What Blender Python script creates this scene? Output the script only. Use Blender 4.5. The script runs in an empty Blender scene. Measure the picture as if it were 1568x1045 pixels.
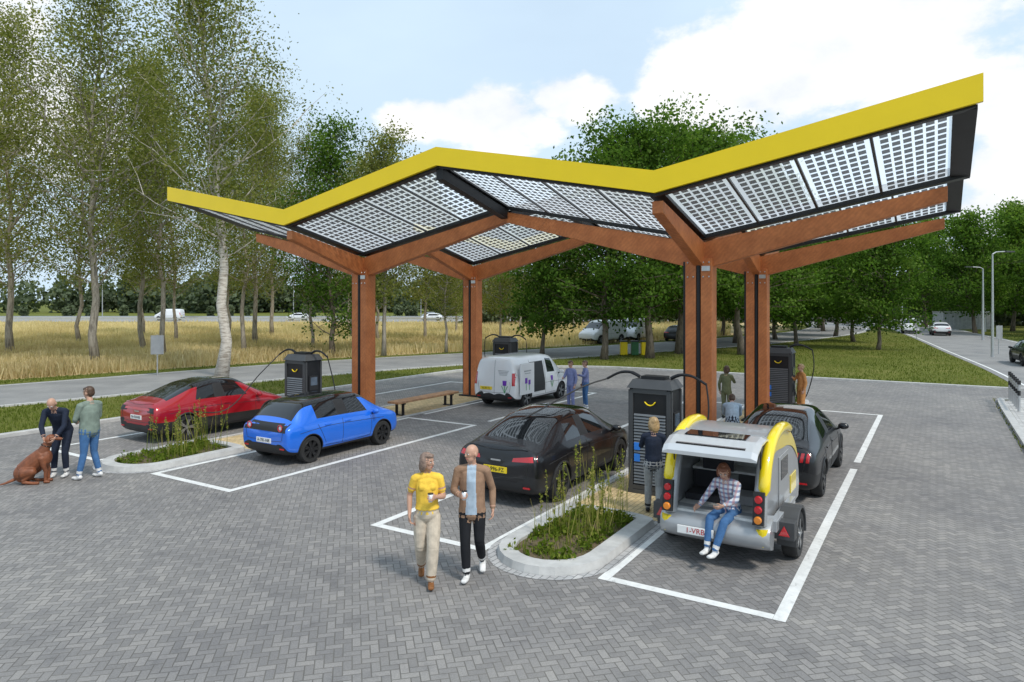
import bpy, bmesh, math, random, time
import numpy as np
from mathutils import Vector, Matrix
from mathutils.kdtree import KDTree
from mathutils.bvhtree import BVHTree
T0=time.time()
scene=bpy.context.scene
COL=scene.collection
V=Vector
# ---------------------------------------------------------------- frame of the parking lot (u along bays, v across)
OX,OY=3.28,8.35
HEAD=math.atan2(.849,.528)
LOT=Matrix.Translation((OX,OY,0))@Matrix.Rotation(HEAD,4,'Z')
def L(u,v,z=0.0): return LOT@V((u,v,z))
def L2(u,v):
    p=L(u,v); return (p.x,p.y)
# ---------------------------------------------------------------- materials
class NT:
    def __init__(s,name):
        s.mat=bpy.data.materials.new(name); s.mat.use_nodes=True
        s.t=s.mat.node_tree; s.n=s.t.nodes; s.l=s.t.links
        s.b=s.n['Principled BSDF']; s.out=s.n['Material Output']
        s._co=None
    def co(s):
        if s._co is None:
            s._co=s.n.new('ShaderNodeTexCoord').outputs['Object']
        return s._co
    def inp(s,sock,v):
        if isinstance(v,bpy.types.NodeSocket): s.l.new(v,sock)
        else:
            if isinstance(v,tuple) and len(v)==3 and sock.type=='RGBA': v=(*v,1)
            sock.default_value=v
    def m(s,op,a,b=0.0,c=None,clamp=False):
        n=s.n.new('ShaderNodeMath'); n.operation=op; n.use_clamp=clamp
        s.inp(n.inputs[0],a); s.inp(n.inputs[1],b)
        if c is not None: s.inp(n.inputs[2],c)
        return n.outputs[0]
    def noise(s,scale,detail=4,vec=None,rough=.55,dist=0):
        n=s.n.new('ShaderNodeTexNoise'); n.inputs['Scale'].default_value=scale
        n.inputs['Detail'].default_value=detail; n.inputs['Roughness'].default_value=rough
        n.inputs['Distortion'].default_value=dist
        s.l.new(vec if vec is not None else s.co(),n.inputs['Vector']); return n.outputs[0]
    def mix(s,f,a,b,mode='MIX'):
        n=s.n.new('ShaderNodeMix'); n.data_type='RGBA'; n.blend_type=mode
        s.inp(n.inputs[0],f); s.inp(n.inputs[6],a); s.inp(n.inputs[7],b); return n.outputs[2]
    def ramp(s,f,stops):
        n=s.n.new('ShaderNodeValToRGB'); s.l.new(f,n.inputs[0]); e=n.color_ramp.elements
        while len(e)<len(stops): e.new(.5)
        for i,(p,c) in enumerate(stops):
            e[i].position=p; e[i].color=(*c,1) if len(c)==3 else c
        return n.outputs[0]
    def mapping(s,rot=(0,0,0),scale=(1,1,1),vec=None):
        n=s.n.new('ShaderNodeMapping'); n.inputs['Rotation'].default_value=rot; n.inputs['Scale'].default_value=scale
        s.l.new(vec if vec is not None else s.co(),n.inputs[0]); return n.outputs[0]
    def bump(s,h,strength=.3,dist=.01):
        n=s.n.new('ShaderNodeBump'); n.inputs['Strength'].default_value=strength; n.inputs['Distance'].default_value=dist
        s.l.new(h,n.inputs['Height']); s.l.new(n.outputs[0],s.b.inputs['Normal'])
    def set(s,**k):
        for a,v in k.items():
            s.inp(s.b.inputs[a.replace('_',' ')],v)
def sc(c,f): return tuple(min(1,x*f) for x in c)
MC={}
def pm(name,col,rough=.6,metal=0.,var=.18,scale=3.,bump=0.,coat=0.,spec=None):
    if name in MC: return MC[name]
    t=NT(name)
    f=t.noise(scale,4)
    t.set(Base_Color=t.ramp(f,[(.3,sc(col,1-var)),(.7,sc(col,1+var))]),Roughness=rough,Metallic=metal)
    if coat: t.b.inputs['Coat Weight'].default_value=coat; t.b.inputs['Coat Roughness'].default_value=.04
    if bump: t.bump(t.noise(scale*12,3),bump,.01)
    if spec is not None: t.b.inputs['Specular IOR Level'].default_value=spec
    MC[name]=t.mat; return t.mat

def mat_pavers():
    t=NT('herringbone_pavers')
    p=t.mapping(rot=(0,0,math.radians(45)),scale=(10.2,10.2,10.2))
    s=t.n.new('ShaderNodeSeparateXYZ'); t.l.new(p,s.inputs[0]); x,y=s.outputs[0],s.outputs[1]
    i=t.m('FLOOR',x); j=t.m('FLOOR',y); fx=t.m('SUBTRACT',x,i); fy=t.m('SUBTRACT',y,j)
    d=t.m('SUBTRACT',i,j); k=t.m('SUBTRACT',d,t.m('MULTIPLY',4.0,t.m('FLOOR',t.m('DIVIDE',d,4.0))))
    def eq(v): return t.m('COMPARE',k,float(v),.1)
    i0,i1,i2,i3=eq(0),eq(1),eq(2),eq(3)
    a=t.m('ADD',fx,i1); b=t.m('ADD',t.m('SUBTRACT',1.0,fx),i0)
    c=t.m('ADD',fy,i2); e=t.m('ADD',t.m('SUBTRACT',1.0,fy),i3)
    dist=t.m('MINIMUM',t.m('MINIMUM',a,b),t.m('MINIMUM',c,e))
    ix=t.m('SUBTRACT',i,i1); iy=t.m('SUBTRACT',j,i2)
    cb=t.n.new('ShaderNodeCombineXYZ'); t.l.new(ix,cb.inputs[0]); t.l.new(iy,cb.inputs[1]); t.l.new(t.m('ADD',i0,i1),cb.inputs[2])
    wn=t.n.new('ShaderNodeTexWhiteNoise'); t.l.new(cb.outputs[0],wn.inputs[0])
    base=t.ramp(wn.outputs[0],[(0,(.192,.184,.180)),(.5,(.224,.215,.210)),(1,(.276,.262,.251))])
    big=t.noise(.28,5,rough=.6); base=t.mix(1.0,base,t.ramp(big,[(.3,(.80,.80,.82)),(.7,(1.18,1.17,1.14))]),'MULTIPLY')
    st=t.noise(1.7,7,rough=.7); base=t.mix(1.0,base,t.ramp(st,[(.26,(.66,.66,.68)),(.44,(1,1,1)),(.75,(1.12,1.11,1.08))]),'MULTIPLY')
    fine=t.noise(60,2); base=t.mix(1.0,base,t.ramp(fine,[(.3,(.85,.85,.85)),(.7,(1.12,1.12,1.12))]),'MULTIPLY')
    jm=t.n.new('ShaderNodeMapRange')
    jm.interpolation_type='SMOOTHSTEP'; t.l.new(dist,jm.inputs[0]); jm.inputs[1].default_value=.015; jm.inputs[2].default_value=.10
    jc=t.ramp(t.noise(.8,5,rough=.7),[(.35,(.085,.080,.073)),(.65,(.155,.145,.128))])
    col=t.mix(jm.outputs[0],jc,base)
    t.set(Base_Color=col,Roughness=t.m('ADD',.60,t.m('MULTIPLY',st,.3)))
    t.bump(t.m('ADD',jm.outputs[0],t.m('MULTIPLY',fine,.25)),.5,.005)
    return t.mat
def mat_brick(name,c1,c2,mort,sx,rot=0.):
    t=NT(name); n=t.n.new('ShaderNodeTexBrick'); t.l.new(t.mapping(rot=(0,0,rot)),n.inputs[0])
    n.inputs['Color1'].default_value=(*c1,1); n.inputs['Color2'].default_value=(*c2,1); n.inputs['Mortar'].default_value=(*mort,1)
    n.inputs['Scale'].default_value=1; n.inputs['Brick Width'].default_value=sx; n.inputs['Row Height'].default_value=sx/2; n.inputs['Mortar Size'].default_value=.007
    st=t.noise(2.5,6)
    t.set(Base_Color=t.mix(1.0,n.outputs[0],t.ramp(st,[(.3,(.75,.75,.75)),(.7,(1.15,1.15,1.15))]),'MULTIPLY'),Roughness=.85)
    return t.mat
def mat_asphalt(name,c=.1):
    t=NT(name); f=t.noise(.5,7,rough=.65); g=t.noise(70,2)
    base=t.ramp(f,[(.3,(c*.82,c*.81,c*.81)),(.7,(c*1.3,c*1.27,c*1.22))])
    t.set(Base_Color=t.mix(1.0,base,t.ramp(g,[(.3,(.75,.75,.75)),(.7,(1.25,1.25,1.25))]),'MULTIPLY'),Roughness=.85); return t.mat
def mat_grass(name,a,b,c,s=.15):
    t=NT(name); f=t.noise(s,7,rough=.7); g=t.noise(6,5,rough=.7)
    m1=t.ramp(f,[(.3,a),(.52,b),(.72,c)])
    t.set(Base_Color=t.mix(1.0,m1,t.ramp(g,[(.25,(.6,.6,.55)),(.75,(1.35,1.3,1.2))]),'MULTIPLY'),Roughness=.95)
    t.b.inputs['Specular IOR Level'].default_value=.1
    t.bump(g,.8,.1); return t.mat
def mat_leaf(name,stops,transl=.35):
    t=NT(name); at=t.n.new('ShaderNodeAttribute'); at.attribute_name='tint'
    oi=t.n.new('ShaderNodeObjectInfo')
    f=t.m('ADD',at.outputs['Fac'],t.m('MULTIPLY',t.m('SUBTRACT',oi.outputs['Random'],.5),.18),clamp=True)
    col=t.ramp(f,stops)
    df=t.n.new('ShaderNodeBsdfDiffuse'); t.l.new(col,df.inputs[0])
    tr=t.n.new('ShaderNodeBsdfTranslucent'); t.l.new(t.mix(1.0,col,(1.5,1.6,.7),'MULTIPLY'),tr.inputs[0])
    mx=t.n.new('ShaderNodeMixShader'); mx.inputs[0].default_value=transl
    t.l.new(df.outputs[0],mx.inputs[1]); t.l.new(tr.outputs[0],mx.inputs[2]); t.l.new(mx.outputs[0],t.out.inputs[0])
    return t.mat
def mat_timber():
    t=NT('glulam_timber'); f=t.noise(2.2,5,rough=.6); g=t.noise(9,5,rough=.7,dist=.6)
    base=t.ramp(f,[(.3,(.43,.130,.038)),(.7,(.61,.210,.068))])
    w=t.n.new('ShaderNodeTexWave'); w.wave_type='BANDS'; w.bands_direction='DIAGONAL'; t.l.new(t.co(),w.inputs[0]); w.inputs['Scale'].default_value=5; w.inputs['Distortion'].default_value=6; w.inputs['Detail'].default_value=3
    base=t.mix(1.0,base,t.ramp(w.outputs[1],[(0,(.95,.93,.92)),(1,(1.05,1.05,1.04))]),'MULTIPLY')
    t.set(Base_Color=t.mix(1.0,base,t.ramp(g,[(.3,(.88,.86,.84)),(.7,(1.10,1.10,1.08))]),'MULTIPLY'),Roughness=.55); t.bump(g,.12,.005); return t.mat
def mat_bark(name,a,b,birch=False):
    t=NT(name); f=t.noise(3,6,vec=t.mapping(scale=(3,3,.6) if not birch else (.8,.8,4)),rough=.7)
    t.set(Base_Color=t.ramp(f,[(.38,a),(.55,b)]),Roughness=.9); t.bump(f,.5,.02); return t.mat
def mat_pvglass():
    t=NT('pv_glass'); tr=t.n.new('ShaderNodeBsdfTransparent'); tr.inputs[0].default_value=(.96,.98,.99,1)
    tl=t.n.new('ShaderNodeBsdfTranslucent'); tl.inputs[0].default_value=(.96,.98,1,1)
    m1=t.n.new('ShaderNodeMixShader'); m1.inputs[0].default_value=.5; t.l.new(tr.outputs[0],m1.inputs[1]); t.l.new(tl.outputs[0],m1.inputs[2])
    t.l.new(m1.outputs[0],t.out.inputs[0]); return t.mat
def mat_cells():
    t=NT('solar_cells'); t.set(Base_Color=t.ramp(t.noise(5,3),[(.3,(.05,.062,.078)),(.7,(.095,.108,.125))]),Roughness=.45)
    tr=t.n.new('ShaderNodeBsdfTransparent'); mx=t.n.new('ShaderNodeMixShader'); mx.inputs[0].default_value=.10
    t.l.new(t.b.outputs[0],mx.inputs[1]); t.l.new(tr.outputs[0],mx.inputs[2]); t.l.new(mx.outputs[0],t.out.inputs[0]); return t.mat
def mat_plaid(name,a,b,c):
    t=NT(name); s=t.n.new('ShaderNodeSeparateXYZ'); t.l.new(t.co(),s.inputs[0])
    sx=t.m('GREATER_THAN',t.m('SINE',t.m('MULTIPLY',s.outputs[0],90.)),.2); sz=t.m('GREATER_THAN',t.m('SINE',t.m('MULTIPLY',s.outputs[2],90.)),.2)
    t.set(Base_Color=t.mix(t.m('MULTIPLY',sx,.6),t.mix(t.m('MULTIPLY',sz,.75),a,b),c),Roughness=.85); return t.mat

M_pav=mat_pavers()
M_asph=mat_asphalt('asphalt',.24); M_hw=mat_asphalt('highway_asphalt',.26)
M_lawn=mat_grass('lawn',(.095,.120,.024),(.145,.165,.038),(.23,.21,.075),.2)
M_dry=mat_grass('dry_grass_ground',(.44,.34,.19),(.56,.46,.27),(.68,.57,.36),.12)
M_white=pm('road_paint',(.76,.76,.74),.7,var=.12,scale=8)
M_conc=pm('kerb_concrete',(.47,.465,.45),.85,var=.15,scale=4,bump=.2)
M_yp=mat_brick('yellow_pavers',(.55,.41,.21),(.66,.51,.28),(.28,.22,.13),.2)
M_soil=pm('soil',(.12,.09,.05),.95,var=.4,scale=9,bump=.6)
M_tim=mat_timber()
M_blk=pm('black_steel',(.016,.016,.018),.45,.3,var=.2)
M_dgr=pm('dark_grey_plastic',(.055,.057,.06),.5,var=.15)
M_yel=pm('yellow_fascia',(.93,.66,.0),.42,var=.03,scale=1.2)
M_cell=mat_cells()
M_pvg=mat_pvglass()
M_sil=pm('silver_metal',(.55,.56,.57),.3,.7,var=.06)
M_wood=pm('bench_wood',(.46,.25,.13),.6,var=.3,scale=7)
M_tire=pm('tyre',(.02,.02,.02),.8,var=.2)
M_rim=pm('alloy_rim',(.33,.34,.35),.3,.8,var=.05)
M_rimd=pm('dark_rim',(.04,.04,.042),.35,.6,var=.1)
M_glass=pm('car_glass',(.010,.012,.014),.03,0,var=.1,coat=.6,spec=.5)
M_trim=pm('car_trim_black',(.018,.018,.019),.5,var=.1)
M_plate=pm('plate_yellow',(.85,.62,.02),.5,var=.03); M_platew=pm('plate_white',(.8,.8,.78),.5,var=.03)
M_redl=pm('tail_light',(.5,.01,.015),.12,0,var=.15,coat=1)
M_wlight=pm('light_white',(.75,.76,.78),.15,0,var=.05,coat=1)
M_bark=mat_bark('bark_dark',(.08,.063,.046),(.20,.16,.12))
M_barkl=mat_bark('bark_light',(.18,.155,.125),(.38,.34,.28))
M_birch=mat_bark('bark_birch',(.30,.25,.20),(.62,.57,.50),True)
M_lfA=mat_leaf('leaf_birch',[(0,(.105,.130,.032)),(.5,(.195,.210,.066)),(1,(.33,.31,.13))],.45)
M_lfB=mat_leaf('leaf_oak',[(0,(.038,.080,.014)),(.5,(.095,.175,.030)),(1,(.19,.27,.065))],.4)
M_lfC=mat_leaf('leaf_far_hazed',[(0,(.075,.10,.062)),(.5,(.11,.14,.085)),(1,(.155,.185,.115))],.2)  # distance haze painted into the far leaf colours, paler and bluer
M_lfW=mat_leaf('leaf_weeds',[(0,(.07,.12,.015)),(.5,(.17,.21,.035)),(1,(.40,.34,.13))],.35)
M_dgl=mat_leaf('leaf_drygrass',[(0,(.40,.31,.17)),(.5,(.57,.47,.28)),(1,(.74,.63,.43))],.3)
M_ggl=mat_leaf('leaf_lawn',[(0,(.08,.11,.018)),(.5,(.145,.18,.038)),(1,(.28,.26,.10))],.3)

# ---------------------------------------------------------------- mesh builder
class MB:
    def __init__(s): s.v=[];s.f=[];s.m=[]
    def add(s,vs,fs,mi=0):
        o=len(s.v); s.v+= [tuple(x) for x in vs]; s.f+=[tuple(o+i for i in f) for f in fs]; s.m+=[mi]*len(fs); return s
    def box(s,c,d,mi=0,M=None):
        hx,hy,hz=d[0]/2,d[1]/2,d[2]/2
        vs=[V((x,y,z)) for z in(-hz,hz) for y in(-hy,hy) for x in(-hx,hx)]
        if M is not None: vs=[M@v for v in vs]
        c=V(c); vs=[v+c for v in vs]
        return s.add(vs,[(0,2,3,1),(4,5,7,6),(0,1,5,4),(2,6,7,3),(0,4,6,2),(1,3,7,5)],mi)
    def beam(s,p0,p1,w,h0,h1,mi=0):
        p0=V(p0);p1=V(p1); d=p1-p0; sd=d.cross(V((0,0,1))).normalized()*w/2; z=V((0,0,1))
        vs=[p0-sd,p0+sd,p0+sd-z*h0,p0-sd-z*h0,p1-sd,p1+sd,p1+sd-z*h1,p1-sd-z*h1]
        return s.add(vs,[(0,1,2,3),(7,6,5,4),(0,4,5,1),(1,5,6,2),(2,6,7,3),(3,7,4,0)],mi)
    def tube(s,pts,rad,mi=0,n=8,cap=True):
        pts=[V(p) for p in pts]; k=len(pts)
        if not hasattr(rad,'__len__'): rad=[rad]*k
        vs=[];fs=[]; up=V((0,0,1)) if abs((pts[-1]-pts[0]).normalized().z)<.9 else V((1,0,0))
        for i,p in enumerate(pts):
            d=(pts[min(i+1,k-1)]-pts[max(i-1,0)]).normalized(); a=d.cross(up)
            if a.length<1e-4:a=V((1,0,0))
            a.normalize(); b=d.cross(a)
            for j in range(n):
                t=2*math.pi*j/n; vs.append(p+(a*math.cos(t)+b*math.sin(t))*rad[i])
        for i in range(k-1):
            for j in range(n):
                fs.append((i*n+j,i*n+(j+1)%n,(i+1)*n+(j+1)%n,(i+1)*n+j))
        if cap: fs.append(tuple(range(n-1,-1,-1))); fs.append(tuple((k-1)*n+j for j in range(n)))
        return s.add(vs,fs,mi)
    def ball(s,c,r,mi=0,n=10,m=7,M=None):
        c=V(c); r=r if hasattr(r,'__len__') else (r,r,r); vs=[V((0,0,-r[2]))];fs=[]
        for i in range(1,m):
            ph=math.pi*i/m-math.pi/2
            for j in range(n):
                th=2*math.pi*j/n; vs.append(V((r[0]*math.cos(ph)*math.cos(th),r[1]*math.cos(ph)*math.sin(th),r[2]*math.sin(ph))))
        vs.append(V((0,0,r[2])))
        for j in range(n): fs.append((0,1+(j+1)%n,1+j)); fs.append((len(vs)-1,1+(m-2)*n+j,1+(m-2)*n+(j+1)%n))
        for i in range(m-2):
            for j in range(n): fs.append((1+i*n+j,1+i*n+(j+1)%n,1+(i+1)*n+(j+1)%n,1+(i+1)*n+j))
        if M is not None: vs=[M@v for v in vs]
        return s.add([v+c for v in vs],fs,mi)
    def lathe(s,prof,mi=0,n=28,c=(0,0,0),axis='y'):
        c=V(c); vs=[];fs=[];k=len(prof)
        for j in range(n):
            t=2*math.pi*j/n
            for (r,h) in prof:
                vs.append(c+(V((r*math.cos(t),h,r*math.sin(t))) if axis=='y' else V((r*math.cos(t),r*math.sin(t),h))))
        for j in range(n):
            for i in range(k-1):
                a=j*k+i;b=((j+1)%n)*k+i; fs.append((a,b,b+1,a+1))
        return s.add(vs,fs,mi)
    def obj(s,name,mats,parent=None,M=None,smooth=False,bevel=0,angle=40):
        me=bpy.data.meshes.new(name); me.from_pydata(s.v,[],s.f); me.update()
        for m in mats: me.materials.append(m)
        me.polygons.foreach_set('material_index',s.m)
        if smooth:
            me.polygons.foreach_set('use_smooth',[True]*len(me.polygons))
            try: me.set_sharp_from_angle(angle=math.radians(angle))
            except Exception: pass
        o=bpy.data.objects.new(name,me); COL.objects.link(o)
        if parent is not None: o.parent=parent
        if M is not None: o.matrix_basis=M
        if bevel:
            b=o.modifiers.new('bev','BEVEL'); b.width=bevel; b.segments=2; b.limit_method='ANGLE'
        return o
def empty(name,M=None):
    o=bpy.data.objects.new(name,None); COL.objects.link(o); o.empty_display_size=.3
    if M is not None:o.matrix_basis=M
    return o
def flat(name,pts,z,mat,M=None):
    return MB().add([(p[0],p[1],z) for p in pts],[tuple(range(len(pts)))]).obj(name,[mat],M=M)
def smoothline(pts,n=6):
    out=[];P=[V((*p,0)) if len(p)==2 else V(p) for p in pts]
    for i in range(len(P)-1):
        a,b,c,d=P[max(i-1,0)],P[i],P[i+1],P[min(i+2,len(P)-1)]
        for k in range(n):
            t=k/n; out.append(.5*((2*b)+(c-a)*t+(2*a-5*b+4*c-d)*t*t+(3*b-a-3*c+d)*t**3))
    out.append(P[-1]); return out
def strip(name,pts,w0,w1,z,mat,n=6,h=None,add=None):
    P=smoothline(pts,n); vs=[];fs=[]
    for i,p in enumerate(P):
        d=(P[min(i+1,len(P)-1)]-P[max(i-1,0)]).normalized(); nn=V((-d.y,d.x,0))
        a=p+nn*w0; b=p+nn*w1
        vs+= [V((a.x,a.y,z)),V((b.x,b.y,z))]
        if h: vs+=[V((a.x,a.y,-.02)),V((b.x,b.y,-.02))]
    k=4 if h else 2
    for i in range(len(P)-1):
        o=i*k; fs.append((o+1,o,o+k,o+k+1))
        if h: fs.append((o,o+2,o+k+2,o+k)); fs.append((o+3,o+1,o+k+1,o+k+3))
    mb=add or MB(); mb.add(vs,fs,0)
    return mb if add else mb.obj(name,[mat])
def npmesh(name,verts,quads,tint,mats,mid=None,extra=None):
    ev=np.array(extra.v,dtype=np.float32).reshape(-1,3) if extra else np.zeros((0,3),np.float32)
    me=bpy.data.meshes.new(name)
    ef=extra.f if extra else []
    idx=[i for f in ef for i in f]; tot=[len(f) for f in ef]
    q=(quads+len(ev)).reshape(-1)
    li=np.concatenate([np.array(idx,dtype=np.int32),q.astype(np.int32)]).astype(np.int32)
    lt=np.concatenate([np.array(tot,dtype=np.int32),np.full(len(quads),4,dtype=np.int32)]).astype(np.int32)
    ls=np.concatenate([[0],np.cumsum(lt)[:-1]]).astype(np.int32)
    av=np.concatenate([ev,verts.astype(np.float32)])
    me.vertices.add(len(av)); me.vertices.foreach_set('co',av.reshape(-1))
    me.loops.add(len(li)); me.loops.foreach_set('vertex_index',li)
    me.polygons.add(len(lt)); me.polygons.foreach_set('loop_start',ls)
    mi=np.concatenate([np.array(extra.m if extra else [],dtype=np.int32),np.full(len(quads),mid if mid is not None else 0,dtype=np.int32)]).astype(np.int32)
    for m in mats: me.materials.append(m)
    me.update(calc_edges=True); me.polygons.foreach_set('material_index',mi)
    at=me.attributes.new('tint','FLOAT','FACE')
    at.data.foreach_set('value',np.concatenate([np.zeros(len(ef)),tint]).astype(np.float32))
    me.validate(); return me
def leafquads(c,size,rng,asp=.6,flat=.0):
    n=len(c); a=rng.normal(size=(n,3)); a[:,2]*=(1-flat); a/=np.linalg.norm(a,axis=1)[:,None]
    b=rng.normal(size=(n,3)); b-= (b*a).sum(1)[:,None]*a; b/=np.linalg.norm(b,axis=1)[:,None]
    s=(size*rng.uniform(.6,1.35,n))[:,None] if not hasattr(size,'shape') else size[:,None]
    v=np.stack([c+a*s*.5,c+b*s*.5*asp,c-a*s*.5,c-b*s*.5*asp],1).reshape(-1,3)
    return v,np.arange(n*4).reshape(-1,4)
def blades(xy,h,w,rng,lean=.35,z=0.):
    n=len(xy); az=rng.uniform(0,2*np.pi,n); d=np.stack([np.cos(az),np.sin(az)],1)
    hh=h*rng.uniform(.55,1.25,n) if not hasattr(h,'shape') else h
    le=rng.uniform(0,lean,n)*hh; la=rng.uniform(0,2*np.pi,n)
    off=np.stack([np.cos(la),np.sin(la)],1)*le[:,None]
    b0=np.c_[xy-d*w/2,np.full(n,z)]; b1=np.c_[xy+d*w/2,np.full(n,z)]
    t1=np.c_[xy+off+d*w*.22,z+hh]; t0=np.c_[xy+off-d*w*.22,z+hh]
    return np.stack([b0,b1,t1,t0],1).reshape(-1,3),np.arange(n*4).reshape(-1,4)
# ---------------------------------------------------------------- ground, roads, lot
ground=flat('ground',[(-2500,-1200),(2500,-1200),(2500,4000),(-2500,4000)],0,M_lawn)
roadc=[(-90,-35),(-62,-10),(-40,9),(-21.5,28.5),(-10.5,41),(5,53),(22,67),(42,90),(55,118),(70,170)]
strip('access_road',roadc,-4,4,.012,M_asph)
strip('road_kerb',roadc,-4.25,-4.0,.06,M_conc,h=1)
mb=MB()
for e in(-3.75,3.6): strip('e',roadc,e,e+.12,.016,M_white,add=mb)
mb.obj('road_edge_line',[M_white])
rroad=[(2,-28),(12,-4),(19,12),(26,27.5),(31.2,38),(37.2,51),(52,83),(60,105),(66,160)]
strip('road',rroad,-4.2,4.2,.012,M_asph)
mb=MB(); strip('e',rroad,-3.9,-3.78,.016,M_white,add=mb); strip('e',rroad,3.75,3.87,.016,M_white,add=mb); mb.obj('road_edge_line',[M_white])
fp=[(-140,-30),(-66,-6),(-44,12),(-26.5,32.5),(-14,45.5),(2,57.5),(19,71.5),(38,93),(50,128),(-300,128),(-400,60)]
flat('dry_grass_field',fp,.006,M_dry)
flat('highway',[(-700,131),(300,131),(300,158),(-700,158)],.012,M_hw)
mb=MB()
for y in(132.5,144,146,157): mb.add([(-700,y,.016),(300,y,.016),(300,y+.25,.016),(-700,y+.25,.016)],[(0,1,2,3)])
mb.obj('highway_marking',[M_white])
mb=MB()
for y in(130.2,145):
    mb.box((-100,y,.65),(600,.06,.32)); 
    for x in range(-300,140,4): mb.box((x,y+.06,.3),(.1,.06,.6))
mb.obj('guard_rail',[M_sil])
flat('dry_grass_verge',[(-700,158),(300,158),(300,176),(-700,176)],.01,M_dry)
lot=[(-26,-3.6),(23.2,-3.6),(23.9,-3.9),(24.4,-4.6),(24.6,-6),(24.8,-9.5),(29.2,-9.5),(28.2,-6),(28,-3),(28,12),(27.5,15.5),(25.5,18.6),(22.5,20.6),(18,20.9),(-26,20.9)]
flat('parking_lot_paving',lot,.02,M_pav,M=LOT)
def kerbline(name,pts,w=.22,h=.13):
    P=[tuple(p) for p in pts]; mb=strip(name,P,-w/2,w/2,h,M_conc,n=4,h=1,add=MB()); o=mb.obj(name,[M_conc],M=LOT,bevel=.02); return o
kerbline('kerb',[(-26,21.02),(10,21.02),(18,21.02),(22.6,20.7),(25.6,18.7),(27.6,15.6),(28.12,12),(28.12,4),(28.12,-3),(28.35,-6)])
kerbline('kerb',[(-26,-3.7),(10,-3.7),(22.6,-3.7),(23.8,-4.0),(24.3,-4.8),(24.45,-7)])
flat('sidewalk',[(-26,-3.8),(22.9,-3.8),(23.9,-4.3),(24.3,-5.2),(22,-5.6),(-26,-5.6)],.125,mat_brick('sidewalk_slabs',(.50,.49,.47),(.44,.43,.42),(.3,.29,.28),.6),M=LOT)
# painted bays
mb=MB(); Z=.0245
def ln(u0,v0,u1,v1,w=.15):
    d=V((u1-u0,v1-v0,0)).normalized(); n=V((-d.y,d.x,0))*w/2; e=d*w/2
    a=V((u0,v0,Z))-e;b=V((u1,v1,Z))+e; mb.add([a-n,b-n,b+n,a+n],[(0,1,2,3)])
def bay(u0,u1,v0,v1,op='near'):
    w=.15; ln(u0,v0,u1,v0); ln(u0,v1,u1,v1)
    ue=u0 if op=='near' else u1
    ln(ue,v0+w*1.02,ue,v1-w*1.02)
for (a,b) in((0,2.33),(4.42,6.64),(10.67,13.35),(15.75,18.3)):
    bay(0,8.7,a,b,'near'); bay(9.6,17.6,a,b,'far')
ln(8.7,10.67+.16,8.7,13.2); ln(8.7,4.6,8.7,6.48); 
def mat_paint():
    t=NT('bay_paint'); wear=t.noise(9,7,rough=.75); f=t.noise(2,4)
    t.set(Base_Color=t.mix(1.0,t.ramp(f,[(.3,(.66,.66,.64)),(.7,(.80,.80,.78))]),t.ramp(wear,[(.30,(.42,.42,.42)),(.40,(.9,.9,.9)),(.6,(1.03,1.03,1.03))]),'MULTIPLY'),Roughness=.75); return t.mat
mb.obj('parking_bay_marking',[mat_paint()],M=LOT)
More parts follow.
